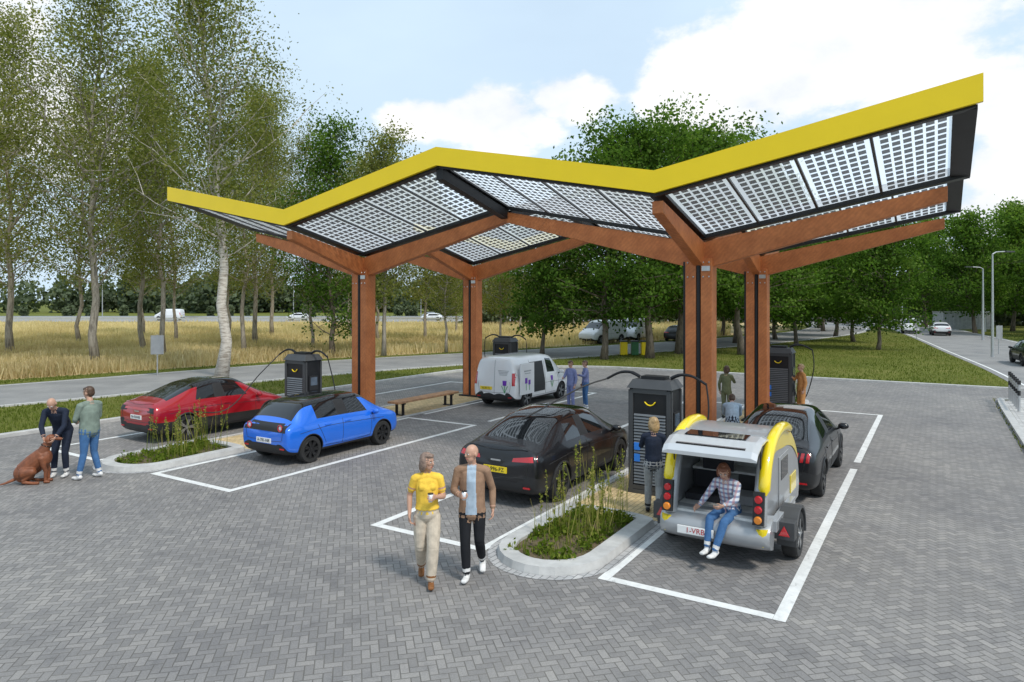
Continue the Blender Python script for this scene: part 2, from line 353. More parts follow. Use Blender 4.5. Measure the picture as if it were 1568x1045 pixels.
# islands
def outline(u0,u1,v0,v1,r=.95):
    P=[];vc=(v0+v1)/2; hv=(v1-v0)/2
    for k in range(13):
        t=math.pi/2+math.pi*k/12; P.append((u0+r+r*math.cos(t),vc+hv*math.sin(t)))
    for k in range(9):
        t=-math.pi/2+math.pi*k/8; P.append((u1-.25+.25*math.cos(t),vc+hv*math.sin(t)))
    return P
def inset(P,w):
    n=len(P);out=[]
    for i in range(n):
        a=V((*P[i-1],0));b=V((*P[(i+1)%n],0)); d=(b-a).normalized(); out.append((P[i][0]-d.y*w,P[i][1]+d.x*w))
    return out
mat_setts=mat_brick('setts',(.36,.36,.36),(.46,.45,.44),(.16,.16,.16),.2)
def planter(v0,v1,u0=-.45,u1=2.75):
    e=empty('planter_island',LOT)
    P=outline(u0,u1,v0,v1); Q=inset(P,.30); Q0=inset(P,.04); n=len(P)
    vs=[(*p,0.) for p in P]+[(*p,.135) for p in Q0]+[(*p,.14) for p in Q]+[(*p,.05) for p in Q]
    fs=[]
    for r in range(3):
        for i in range(n): fs.append((r*n+i,r*n+(i+1)%n,(r+1)*n+(i+1)%n,(r+1)*n+i))
    m=MB().add(vs,fs,0); m.obj('kerb_ring',[M_conc],parent=e)
    MB().add([(*p,.09) for p in Q],[tuple(range(n))]).obj('soil',[M_soil],parent=e)
    W=inset(P,-.14); m=MB().add([(*p,.026) for p in P]+[(*p,.026) for p in W],[(i,(i+1)%n,n+(i+1)%n,n+i) for i in range(n)])
    m.obj('setts',[mat_setts],parent=e)
    rng=np.random.default_rng(int(v0*10)+3)
    N=620; cu=rng.uniform(u0+.4,u1-.35,N); cv=rng.uniform(v0+.36,v1-.36,N)
    ell=(cu-u0-.95)**2/.5+((cv-(v0+v1)/2)/((v1-v0)/2-.3))**2
    k=(cu>=u0+.9)|(ell<1.1)
    cu,cv=cu[k],cv[k]
    fr=(cu-u0)/(u1-u0)
    hh=np.where((rng.random(len(cu))<.16)&(fr>.35),rng.uniform(.65,1.15,len(cu)),rng.uniform(.08,.28,len(cu)))*(.35+.75*fr)
    a,q=blades(np.c_[cu,cv],hh,.015,rng,.35,.09)
    tint=np.clip(rng.normal(.45,.25,len(cu)),0,1)+ (hh>.5)*.3
    M2=1250; hub=rng.integers(0,len(cu),60); ch=hub[rng.integers(0,60,M2)]; lu=cu[ch]+rng.normal(0,.07,M2); lv=cv[ch]+rng.normal(0,.07,M2)
    lu=np.clip(lu,u0+.36,u1-.35); lv=np.clip(lv,v0+.35,v1-.35)
    lz=.1+np.abs(rng.normal(0,.07,M2)); b,q2=leafquads(np.c_[lu,lv,lz],.085,rng,.6)
    far=np.where(fr>.4)[0]; st=rng.choice(far,30); c3=np.c_[cu[st],cv[st]]
    sp=[]; stems=[]
    for (x,y) in c3:
        H=rng.uniform(.75,1.4)*(.45+.65*(x-u0)/(u1-u0))
        zz=rng.uniform(.55,1,34)*H; sp.append(np.c_[x+rng.normal(0,.014,34),y+rng.normal(0,.014,34),.09+zz])
        stems.append((x,y,H))
    sp=np.concatenate(sp); c,q3=leafquads(sp,.04,rng,.7)
    stems=np.array(stems); dd,q4=blades(stems[:,:2],stems[:,2].copy(),.012,rng,.01,.09)
    allv=np.concatenate([a,b,c,dd]); allq=np.concatenate([q,q2+len(a),q3+len(a)+len(b),q4+len(a)+len(b)+len(c)])
    tt=np.concatenate([np.clip(tint,0,1),np.clip(rng.normal(.3,.2,M2),0,1),np.clip(rng.normal(.75,.18,len(sp)),0,1),np.full(len(stems),.6)])
    me=npmesh('weeds',allv,allq,tt,[M_lfW],0)
    o=bpy.data.objects.new('weeds',me); COL.objects.link(o); o.parent=e
for (a,b) in((2.5,4.28),(13.55,15.6)):
    planter(a,b)
    x0,x1=2.75,17.4
    MB().add([(x0,a+.03,.028),(x1,a+.03,.028),(x1,b-.03,.028),(x0,b-.03,.028)],[(0,1,2,3)]).obj('island_paving',[M_yp],M=LOT)
    m=MB()
    for y in(a,b): m.box(((2.8+17.4)/2,y,.035),(14.6,.1,.05))
    m.obj('island_edging',[M_conc],M=LOT)
    planter(a,b,17.5,19.6)
# ---------------------------------------------------------------- canopy
can=empty('solar_canopy',LOT)
vt=[-2.17,3.3,8.95,14.6,20.3]; ut=[4.7,7.9,11.05,14.2,17.35]
RV=[1.02,0,1.16,0,1.18]
def zr(i,j): return 5.46+RV[j]+(0 if i in(1,3) else .70)
tb,bb,cb_,gb,ab=MB(),MB(),MB(),MB(),MB()
for i in range(4):
    for j in range(4):
        c00,c10=V((ut[i],vt[j],zr(i,j))),V((ut[i+1],vt[j],zr(i+1,j)))
        c01,c11=V((ut[i],vt[j+1],zr(i,j+1))),V((ut[i+1],vt[j+1],zr(i+1,j+1)))
        def P(s,t): return c00*(1-s)*(1-t)+c10*s*(1-t)+c01*(1-s)*t+c11*s*t
        nrm=(c10-c00).cross(c01-c00).normalized()
        if nrm.z<0:nrm=-nrm
        t0,t1=(.05 if j==0 else .025),(1-.05 if j==3 else .975)
        s0,s1=.05,.95
        gb.add([P(s0,t0)+nrm*.012,P(s1,t0)+nrm*.012,P(s1,t1)+nrm*.012,P(s0,t1)+nrm*.012],[(0,1,2,3)],0)
        for k in range(4):
            a=t0+(t1-t0)*k/4; b=t0+(t1-t0)*(k+1)/4; mg=.018
            nu,nv=12,6
            for p in range(nu):
                for q in range(nv):
                    sa=s0+.014+(s1-s0-.028)*(p+.14)/nu; sb=s0+.014+(s1-s0-.028)*(p+.86)/nu
                    ta=a+mg+(b-a-2*mg)*(q+.13)/nv; tb_=a+mg+(b-a-2*mg)*(q+.87)/nv
                    cb_.add([P(sa,ta),P(sb,ta),P(sb,tb_),P(sa,tb_)],[(0,1,2,3)],0)
        for k in range(1,4):
            a=t0+(t1-t0)*k/4
            ab.beam(P(.03,a)+nrm*.02,P(.97,a)+nrm*.02,.05,.055,.055)
        bb.beam(P(0.03,t0/2)+nrm*.025,P(.97,t0/2)+nrm*.025,(t0+.012)*5.65,.08,.08)
        bb.beam(P(0.03,(1+t1)/2)+nrm*.025,P(.97,(1+t1)/2)+nrm*.025,(1-t1+.012)*5.65,.08,.08)
        bb.beam(P(s0/2,0)+nrm*.03,P(s0/2,1)+nrm*.03,.17,.10,.10)
        bb.beam(P((1+s1)/2,0)+nrm*.03,P((1+s1)/2,1)+nrm*.03,.17,.10,.10)
cb_.obj('solar_cells',[M_cell],parent=can); gb.obj('panel_glass',[M_pvg],parent=can)
ab.obj('panel_rails',[M_dgr],parent=can)
for i in range(4):
    bb.beam((ut[i]+.05,vt[2],zr(i,2)-.1),(ut[i+1]-.05,vt[2],zr(i+1,2)-.1),.22,.26,.26)
for j,sgn in((0,1),(4,-1)):
    for i in range(4):
        bb.beam((ut[i],vt[j]+sgn*.02,zr(i,j)+.09),(ut[i+1],vt[j]+sgn*.02,zr(i+1,j)+.09),.06,.16,.16)
bb.obj('steel_frame',[M_blk],parent=can)
for ci in(1,3):
    for cj in(1,3):
        u,v=ut[ci],vt[cj]; top=zr(ci,cj)-.13
        for jj in(cj-1,cj+1):
            ve=vt[jj]; e=.35 if jj in(0,4) else .0
            sgn=1 if ve>v else -1; z1=zr(ci,jj)-.13
            f=e/abs(ve-v)
            tb.beam((u,v,top),(u,ve-sgn*e,z1-f*1.16),.26,.66,.30)
        for ii in(ci-1,ci+1):
            ue=ut[ii]; sgn=1 if ue>u else -1; z1=zr(ii,cj)-.13; e=.12 if ii in(0,4) else .0
            f=e/abs(ue-u)
            tb.beam((u,v,top-.01),(ue-sgn*e,v,z1-f*.7-.01),.24,.62,.26)
        zt=4.95
        for s in(-1,1):
            tb.box((u,v+s*.19,zt/2+.02),(.44,.27,zt-.04))
        cbm=MB(); cbm.box((u,v,zt/2),(.46,.075,zt)); cbm.box((u,v+.36,zt/2-.02),(.30,.07,zt-.1)); cbm.box((u,v,.04),(.7,.9,.09))
        cbm.obj('column_steel',[M_blk],parent=can)
        pl=MB(); pl.box((u-.24,v-.19,4.70),(.02,.2,.12)); pl.obj('number_plate',[M_sil],parent=can)
        bo=MB()
        for yy in(-.26,-.12,.12,.26):
            for zz in(4.5,4.85): bo.ball((u-.225,v+yy,zz),.022)
        bo.obj('bolts',[M_sil],parent=can)
tb.obj('timber_frame',[M_tim],parent=can,bevel=.012)
fb=MB()
for i,du in((0,-.06),(4,.06)):
    for j in range(4):
        a=V((ut[i]+du,vt[j]-(0.10 if j==0 else 0),zr(i,j)+.43)); b=V((ut[i]+du,vt[j+1]+(.12 if j==3 else 0),zr(i,j+1)+.43))
        fb.beam(a,b,.09,.46,.46)
fb.obj('yellow_fascia',[M_yel],parent=can)
# ---------------------------------------------------------------- chargers
def curve(name,pts,r,mat,parent=None):
    P=smoothline([tuple(p) for p in pts],8)
    return MB().tube(P,r,0,8).obj(name,[mat],parent=parent,smooth=True)
def charger(u,v,right=None,left=None):
    e=empty('charging_station',LOT@Matrix.Translation((u,v,.03)))
    m=MB(); w,d,h=.86,.62,2.12
    m.box((0,0,h/2),(d,w,h),0)
    m.box((0,0,.04),(d+.06,w+.06,.08),1)
    for s in(-1,1):
        x=s*(d/2+.012)
        for y in(-w/2+.04,w/2-.04): m.box((x,y,h/2+.02),(.03,.08,h-.1),1)
        m.box((x,0,h-.05),(.03,w-.16,.1),1); m.box((x,0,.13),(.03,w-.16,.08),1)
        z=.22
        while z<1.62:
            M=Matrix.Rotation(s*math.radians(-28),3,'Y'); m.box((x+s*.004,0,z),(.012,w-.2,.045),2,M=M); z+=.062
    for s in(-1,1):
        y=s*(w/2+.012)
        for x in(-d/2+.03,d/2-.03): m.box((x,y,h/2),(.06,.03,h-.08),1)
        m.box((0,y+s*.002,1.45),(d*.55,.03,.42),3); m.box((0,y+s*.02,1.5),(d*.4,.01,.24),4)
        m.box((0,y+s*.004,.95),(.2,.05,.3),1); m.box((0,y+s*.03,.95),(.1,.03,.16),0)
        m.box((0,y,.4),(d*.6,.02,.5),2)
    vs=[(-d/2-.05,-w/2-.05,h),(d/2+.05,-w/2-.05,h),(d/2+.05,w/2+.05,h),(-d/2-.05,w/2+.05,h),(-d/2+.06,-w/2+.04,h+.17),(d/2-.06,-w/2+.04,h+.17),(d/2-.06,w/2-.04,h+.17),(-d/2+.06,w/2-.04,h+.17)]
    m.add(vs,[(3,2,1,0),(4,5,6,7),(0,1,5,4),(1,2,6,5),(2,3,7,6),(3,0,4,7)],1)
    m.box((0,0,h+.2),(.3,.5,.07),0)
    pts=[(-d/2-.035,.10,1.86),(-d/2-.035,.03,1.80),(-d/2-.035,-.06,1.80),(-d/2-.035,-.13,1.87)]
    m.tube(smoothline(pts,4),[.004]+[.014]*11+[.003],5,6)
    for yy,zz in((w/2-.17,.95),(w/2-.17,.72)): m.box((-d/2-.03,yy,zz),(.02,.12,.15),6)
    m.obj('cabinet',[M_blk,M_dgr,pm('louvre_grey',(.17,.175,.18),.45,.4,var=.1),M_trim,pm('screen',(.10,.13,.17),.15,var=.4,coat=1),M_yel,pm('blue_sign',(.03,.22,.75),.4,var=.1)],parent=e,bevel=.008)
    for s,tgt in((-1,right),(1,left)):
        a=(0,s*(w/2-.1),h+.2); b=(0,s*(w/2+.35),h+.26); c=(-.02,s*(w/2+.62),h+.12)
        pts=[a,(0,s*(w/2+.1),h+.28),b,c]
        m=MB(); m.tube(smoothline(pts,5),[.035]*5+[.03]*5+[.026]*6,0,8); m.obj('cable_arm',[M_blk],parent=e,smooth=True)
        if tgt is None:
            pts=[c,(-.03,s*(w/2+.66),h-.5),(-.04,s*(w/2+.45),.75),(-.03,s*(w/2+.2),.5),(0,s*(w/2+.05),.9)]
        else:
            t=V(tgt[:3])-V((u,v,.03)); c_=V(c); mid=(c_*.45+t*.55); mid.z=min(c_.z,t.z)-.22; q=c_*.8+t*.2; q.z=c_.z-.55
            if len(tgt)>3: mid.z=tgt[3]; q.z=c_.z-.18
            pts=[c_,q,mid,t]
        curve('cable',pts,.017,M_trim,e)
    return e
charger(4.55,3.25,left=(2.3,6.38,.98,1.55))
charger(5.3,14.55,left=(2.3,16.3,.95),right=(5.6,12.85,.9))
charger(16.4,14.4); charger(15.9,2.95)
# bench
e=empty('bench',LOT@Matrix.Translation((10.2,13.85,.03)))
m=MB(); 
for y in(-.17,0,.17): m.box((0,y,.47),(3.4,.155,.07))
m.obj('seat',[M_wood],parent=e,bevel=.01)
m=MB()
for x in(-1.35,1.35): m.box((x,0,.41),(.08,.46,.05)); m.box((x,-.14,.19),(.07,.07,.4)); m.box((x,.14,.19),(.07,.07,.4)); m.box((x,0,.02),(.08,.44,.03))
m.obj('legs',[M_blk],parent=e)
# ---------------------------------------------------------------- cars
def apply_mods(o):
    dg=bpy.context.evaluated_depsgraph_get(); me=bpy.data.meshes.new_from_object(o.evaluated_get(dg)); o.modifiers.clear(); o.data=me; return o
def wheel_mb(r=.36,w=.22,spokes=5):
    m=MB(); h=w/2
    m.lathe([(r*.66,-h),(r*.93,-h),(r*.985,-h*.8),(r,-h*.45),(r,h*.45),(r*.985,h*.8),(r*.93,h),(r*.66,h)],0,32)
    m.lathe([(0,-h+.05),(r*.62,-h+.06),(r*.67,-h-.002),(r*.69,-h+.004),(r*.67,h)],2,32)
    for k in range(spokes):
        for dt in(-.13,.13):
            t=2*math.pi*k/spokes+dt
            M=Matrix.Rotation(-t,3,'Y'); m.box(M@V((r*.36,-h+.02,0)),(r*.6,.03,.034),1,M=M)
    m.lathe([(0,-h-.005),(r*.12,-h-.005),(r*.15,-h+.03)],1,14)
    return m
def ribbon(bv,axis,pts,r,nsub=6):
    out=[]
    for p in smoothline(pts,nsub):
        h=proj(bv,axis,p.x,p.y,.001)
        if h: out.append(h)
    return out
def proj(bv,axis,a,b,off):
    if axis=='x-': o,d=V((-3,a,b)),V((1,0,0))
    elif axis=='x+': o,d=V((9,a,b)),V((-1,0,0))
    elif axis=='y-': o,d=V((a,-4,b)),V((0,1,0))
    elif axis=='y+': o,d=V((a,4,b)),V((0,-1,0))
    elif axis=='z+': o,d=V((a,b,5)),V((0,0,-1))
    h=bv.ray_cast(o,d)
    return h[0]-d*off if h[0] else None
def patch(m,bv,axis,c,mi,off=.006,nx=8,nz=5):
    g=[]
    for i in range(nx+1):
        for j in range(nz+1):
            s=i/nx;t=j/nz
            a=(c[0][0]*(1-s)+c[1][0]*s)*(1-t)+(c[3][0]*(1-s)+c[2][0]*s)*t
            b=(c[0][1]*(1-s)+c[1][1]*s)*(1-t)+(c[3][1]*(1-s)+c[2][1]*s)*t
            g.append(proj(bv,axis,a,b,off))
    vs=[p if p else V((0,0,0)) for p in g]; fs=[]
    for i in range(nx):
        for j in range(nz):
            q=[i*(nz+1)+j,(i+1)*(nz+1)+j,(i+1)*(nz+1)+j+1,i*(nz+1)+j+1]
            if all(g[k] is not None for k in q):
                if max((g[k]-g[q[0]]).length for k in q)<.5: fs.append(tuple(q))
    m.add(vs,fs,mi)
def make_body(name,st,paint,roofmat,parent,wx,wr,cut_y,cladding=True,sub=2):
    rings=[]
    for (xl,xr,zb,zbelt,w,zt,wt,sd,tp) in st:
        h=[(xl,0,zb),(xl,.80*w,zb),(xl,.955*w,zb+.07),(xl,.995*w,zb+.5*(zbelt-zb)*.9),(xl,.985*w,zbelt-.13),(xl,.94*w,zbelt),(xr,wt,zt-.055),(xr,.78*wt,zt-.008),(xr,0,zt+.012)]
        ring=[(x,-y,z) for (x,y,z) in h]+[(x,y,z) for (x,y,z) in reversed(h[1:-1])]
        rings.append(ring)
    n=16; vs=[p for r in rings for p in r]; fs=[];ms=[]
    for i in range(len(st)-1):
        sd,tp=st[i][7],st[i][8]
        for j in range(n):
            fs.append((i*n+j,i*n+(j+1)%n,(i+1)*n+(j+1)%n,(i+1)*n+j))
            jj=j if j<8 else 15-j
            if jj in(0,1): ms.append(3)
            elif jj==2: ms.append(3 if cladding else 0)
            elif jj in(3,4): ms.append(0)
            elif jj==5: ms.append(2 if sd=='G' else (3 if sd=='K' else 0))
            else: ms.append({'G':2,'R':1,'B':0,'K':3}[tp])
    fs.append(tuple(range(n-1,-1,-1))); ms.append(0); fs.append(tuple((len(st)-1)*n+k for k in range(n))); ms.append(0)
    mb=MB(); mb.v=vs; mb.f=[tuple(reversed(f)) for f in fs]; mb.m=ms
    o=mb.obj('body',[paint,roofmat,M_glass,M_trim],parent=None)
    s=o.modifiers.new('s','SUBSURF'); s.levels=sub; s.render_levels=sub
    apply_mods(o)
    bm=bmesh.new(); bm.from_mesh(o.data); bmesh.ops.recalc_face_normals(bm,faces=bm.faces); bm.to_mesh(o.data); bm.free()
    cut=MB()
    for x in wx:
        for s in(-1,1):
            y0,y1=(cut_y,1.6) if s>0 else (-1.6,-cut_y)
            nn=32
            ring=[(x+wr*math.cos(2*math.pi*q/nn),(wr-.055)+wr*math.sin(2*math.pi*q/nn)) for q in range(nn)]
            cut.add([(a,y0,b) for a,b in ring]+[(a,y1,b) for a,b in ring],[tuple(range(nn-1,-1,-1)) ,tuple(range(nn,2*nn))]+[(q,(q+1)%nn,nn+(q+1)%nn,nn+q) for q in range(nn)],3)
    co=cut.obj('cutter',[paint,roofmat,M_glass,M_trim])
    bm=bmesh.new(); bm.from_mesh(co.data); bmesh.ops.recalc_face_normals(bm,faces=bm.faces); bm.to_mesh(co.data); bm.free()
    b=o.modifiers.new('b','BOOLEAN'); b.operation='DIFFERENCE'; b.object=co; b.solver='EXACT'
    apply_mods(o); bpy.data.objects.remove(co)
    me=o.data; me.polygons.foreach_set('use_smooth',[True]*len(me.polygons))
    try: me.set_sharp_from_angle(angle=math.radians(38))
    except Exception: pass
    bm=bmesh.new(); bm.from_mesh(me); bv=BVHTree.FromBMesh(bm); bm.free()
    o.parent=parent
    return o,bv
def text(s,size,M,parent,mat):
    c=bpy.data.curves.new('lettering','FONT'); c.body=s; c.size=size; c.align_x='CENTER'; c.align_y='CENTER'; c.extrude=.001
    o=bpy.data.objects.new('lettering',c); COL.objects.link(o); c.materials.append(mat); o.parent=parent; o.matrix_basis=M; return o
REARM=Matrix.Rotation(math.radians(-90),4,'Z')@Matrix.Rotation(math.radians(90),4,'X')
def finish_car(e,bv,L_,W,wx,wr,door,lights,plate,mats_extra=(),spokes=5,wdark=False,mirror=(3.3,1.05),plmat=None,arch=True,hand=None,archr=.022,txt='XT-214-K'):
    m=MB()
    for x in wx:
        for s in(-1,1):
            wm=wheel_mb(wr,.23,spokes); M=Matrix.Translation((x,s*(W-.135),wr))@(Matrix.Rotation(math.pi,4,'Z') if s>0 else Matrix.Identity(4))
            wm.v=[tuple(M@V(p)) for p in wm.v]; o=len(m.v); m.v+=wm.v; m.f+=[tuple(o+i for i in f) for f in wm.f]; m.m+=wm.m
    m.obj('wheels',[M_tire,M_rimd if wdark else M_rim,M_rimd],parent=e,smooth=True)
    d=MB()
    for ax in('y-','y+'):
        for pl in door:
            P=ribbon(bv,ax,pl,.005)
            if len(P)>2: d.tube(P,.0055,0,4)
        if arch:
            for x in wx:
                pts=[]
                for k in range(25):
                    t=math.pi*(-.08+1.16*k/24); h=proj(bv,ax,x+(wr+.045)*math.cos(t),wr+(wr+.045)*math.sin(t),.002)
                    if h: pts.append(h)
                if len(pts)>4: d.tube(pts,archr,0,6)
        for hx in(hand or []):
            h=proj(bv,ax,hx[0],hx[1],.008)
            if h: d.box(h,(.2,.02,.03),4)
    for (ax,c,mi) in lights: patch(d,bv,ax,c,mi)
    for s in(-1,1):
        d.ball((mirror[0],s*(W+.08),mirror[1]),(.07,.12,.075),4,10,7); d.tube([(mirror[0]+.03,s*(W-.06),mirror[1]-.08),(mirror[0],s*(W+.05),mirror[1]-.02)],.025,0,6)
        h=proj(bv,'x-',s*W*.72,.42,.01)
        if h: d.box(h,(.02,.14,.03),1)
    for pl in ([(-W*.70,.62),(-W*.74,.80),(-W*.72,.98)],[(W*.70,.62),(W*.74,.80),(W*.72,.98)],[(-W*.70,.60),(0,.57),(W*.70,.60)]):
        P=ribbon(bv,'x-',pl,.004)
        if len(P)>2: d.tube(P,.005,0,4)
    if plate:
        h=proj(bv,'x-',plate[0],plate[1],.012)
        if h:
            d.box(h,(.015,.52,.115),3); text(txt,.105,Matrix.Translation(h-V((.011,0,0)))@REARM,e,M_trim)
    d.obj('details',[M_trim,M_redl,M_wlight,plmat or M_plate]+[mats_extra[0] if mats_extra else M_trim],parent=e,smooth=True)
def paint(name,c,metal=.25,rough=.28,coat=1.):
    return pm(name,c,rough,metal,var=.04,scale=1.5,coat=coat)
P_red=paint('paint_red',(.38,.006,.016)); P_blue=paint('paint_blue',(.012,.16,.76),.15); P_blk=paint('paint_black',(.006,.006,.008),0,.3,.45); P_wht=paint('paint_white',(.76,.77,.78),0,.3)
P_slv=paint('paint_silver',(.4,.41,.42),.6)
R_blk=pm('roof_glass_black',(.008,.008,.009),.06,0,var=.1,coat=.6)
ST_FAST=[(.02,.07,.46,.88,.80,.97,.66,'B','B'),
            (.05,.09,.32,.95,.89,1.08,.72,'B','B'),
            (.16,.16,.25,.99,.935,1.135,.75,'B','B'),
            (.50,.36,.21,1.02,.955,1.150,.73,'B','G'),
            (1.00,1.25,.20,1.035,.96,1.49,.61,'B','R'),
            (1.12,1.45,.20,1.035,.96,1.545,.61,'G','R'),
            (2.05,2.08,.20,1.02,.96,1.62,.61,'K','R'),
            (2.13,2.16,.20,1.02,.96,1.62,.61,'G','R'),
            (3.30,2.80,.20,.99,.955,1.57,.59,'B','R'),
            (3.42,2.92,.20,.985,.955,1.545,.58,'B','G'),
            (3.58,3.72,.20,.97,.95,1.08,.74,'B','B'),
            (4.15,4.15,.21,.92,.94,.99,.74,'B','B'),
            (4.50,4.50,.24,.82,.89,.86,.66,'B','B'),
            (4.68,4.66,.28,.72,.80,.76,.58,'B','B'),
            (4.75,4.74,.40,.62,.62,.64,.45,'B','B')]
ST_HATCH=[(.03,.07,.45,.86,.78,.97,.64,'B','B'),
            (.05,.09,.32,.95,.89,1.02,.72,'B','B'),
            (.15,.20,.25,.99,.93,1.07,.74,'B','B'),
            (.42,.27,.21,1.02,.955,1.12,.72,'B','G'),
            (.62,.66,.20,1.04,.96,1.50,.66,'B','R'),
            (1.02,.95,.20,1.04,.96,1.57,.66,'G','R'),
            (2.10,2.12,.20,1.02,.96,1.62,.65,'K','R'),
            (2.19,2.21,.20,1.02,.96,1.62,.65,'G','R'),
            (3.45,3.02,.20,1.0,.955,1.58,.63,'B','R'),
            (3.57,3.14,.20,1.0,.955,1.555,.62,'B','G'),
            (3.75,3.90,.20,.99,.95,1.11,.76,'B','B'),
            (4.25,4.25,.21,.96,.945,1.04,.76,'B','B'),
            (4.60,4.58,.24,.88,.90,.93,.70,'B','B'),
            (4.72,4.70,.28,.76,.80,.82,.60,'B','B'),
            (4.75,4.74,.40,.64,.62,.68,.48,'B','B')]
def build_car(u,v,pt,roof,lightbar,L_=4.75,H=1.62,spokes=5,plate=True,cl=True,wd=True,hatch=False,W=.955,wx=(.98,3.88),wr=.36,name='parked_car',txt='XT-214-K',plmat=None):
    e=empty(name,LOT@Matrix.Translation((u,v,.02)))
    k=L_/4.75; hz=H/1.62; f=W/.955
    st=[(a*k,b*k,c,d*hz,w*f,t*hz,wt*f,s1,s2) for (a,b,c,d,w,t,wt,s1,s2) in (ST_HATCH if hatch else ST_FAST)]
    wx=[x*k for x in wx]
    o,bv=make_body('body',st,pt,roof,e,wx,wr+.045,.60*f,cl)
    dl=[[(2.09*k,.34),(2.10*k,.7),(2.10*k,1.0*hz)],[(3.28*k,.36),(3.33*k,.6),(3.30*k,.92*hz)],[(1.12*k,.95*hz),(1.25*k,.7),(1.42*k,.42)],[(1.42*k,.36),(2.4*k,.33),(3.28*k,.36)],[(.45*k,.80*hz),(1.5*k,.87*hz),(2.6*k,.85*hz),(3.9*k,.80*hz)]]
    lt=[]
    if lightbar=='bar':
        lt=[('x-',[(-.82*f,.90*hz),(.82*f,.90*hz),(.80*f,.965*hz),(-.80*f,.965*hz)],1),('x-',[(-.84*f,.84*hz),(-.50,.87*hz),(-.52,.985*hz),(-.80*f,.985*hz)],0),('x-',[(.84*f,.84*hz),(.50,.87*hz),(.52,.985*hz),(.80*f,.985*hz)],0)]
    elif lightbar=='side':
        lt=[('x-',[(-.88*f,.90*hz),(-.36,.86*hz),(-.38,.93*hz),(-.84*f,1.0*hz)],1),('x-',[(.88*f,.90*hz),(.36,.86*hz),(.38,.93*hz),(.84*f,1.0*hz)],1)]
    elif lightbar=='tri':
        for s in(-1,1):
            for q in range(3): lt.append(('x-',[(s*(.50+.11*q),.82*hz),(s*(.56+.11*q),.82*hz),(s*(.60+.10*q),.99*hz),(s*(.54+.10*q),.99*hz)],1))
    elif lightbar=='round':
        lt=[('x-',[(-.74,.80),(.74,.80),(.71,1.0),(-.71,1.0)],0)]
    lt+=[('x-',[(-.62*f,.33),(.62*f,.33),(.60*f,.50),(-.60*f,.50)],0),('x+',[(-.55*f,.38),(.55*f,.38),(.55*f,.55),(-.55*f,.55)],0),
         ('x+',[(.50*f,.66*hz),(.80*f,.68*hz),(.80*f,.80*hz),(.50*f,.76*hz)],2),('x+',[(-.50*f,.66*hz),(-.80*f,.68*hz),(-.80*f,.80*hz),(-.50*f,.76*hz)],2)]
    finish_car(e,bv,L_,W,wx,wr,dl,lt,(0,.70 if lightbar!='round' else .58) if plate else None,(pt,),spokes,wd,(3.38*k,1.04*hz),hand=[(1.5*k,.90*hz),(2.3*k,.90*hz)],archr=.022 if cl else .012,txt=txt,plmat=plmat)
    if lightbar=='round':
        rr=MB()
        for s in(-1,1):
            h=proj(bv,'x-',s*.55,.90,.02)
            if h:
                n=20; pts=[h+V((-.005,.07*math.cos(2*math.pi*q/n),.07*math.sin(2*math.pi*q/n))) for q in range(n+1)]
                rr.tube(pts,.014,0,6); rr.ball(h,(.01,.05,.05),1)
        rr.obj('round_tail_lights',[M_redl,M_wlight],parent=e,smooth=True)
    if lightbar in('side','bar','tri') and plate:
        sp=MB(); P=ribbon(bv,'z+',[(.14*k,-.66*f),(.10*k,-.3),(.09*k,0),(.10*k,.3),(.14*k,.66*f)],.01)
        if len(P)>3: sp.tube(P,.02,0,6)
        h=proj(bv,'x-',0,.86*hz,.012)
        if h: sp.box(h,(.01,.22,.03),1)
        sp.obj('tail_spoiler',[pt,M_sil],parent=e,smooth=True)
    return e,bv
build_car(2.0,5.5,P_blk,R_blk,'side',4.75,1.64,txt='T-996-FZ')
build_car(1.65,17.1,P_red,R_blk,'bar',4.6,1.62,wd=False,W=.93,plmat=M_platew,txt='N-418-RB')
build_car(1.85,12.0,P_blue,R_blk,'round',3.95,1.52,hatch=True,cl=False,W=.885,wx=(.86,3.85),wr=.325,spokes=7,plmat=M_platew,txt='A-781-NR')
build_car(5.05,1.2,P_blk,R_blk,'tri',4.7,1.62,wd=True,W=.94,txt='P-552-GX')
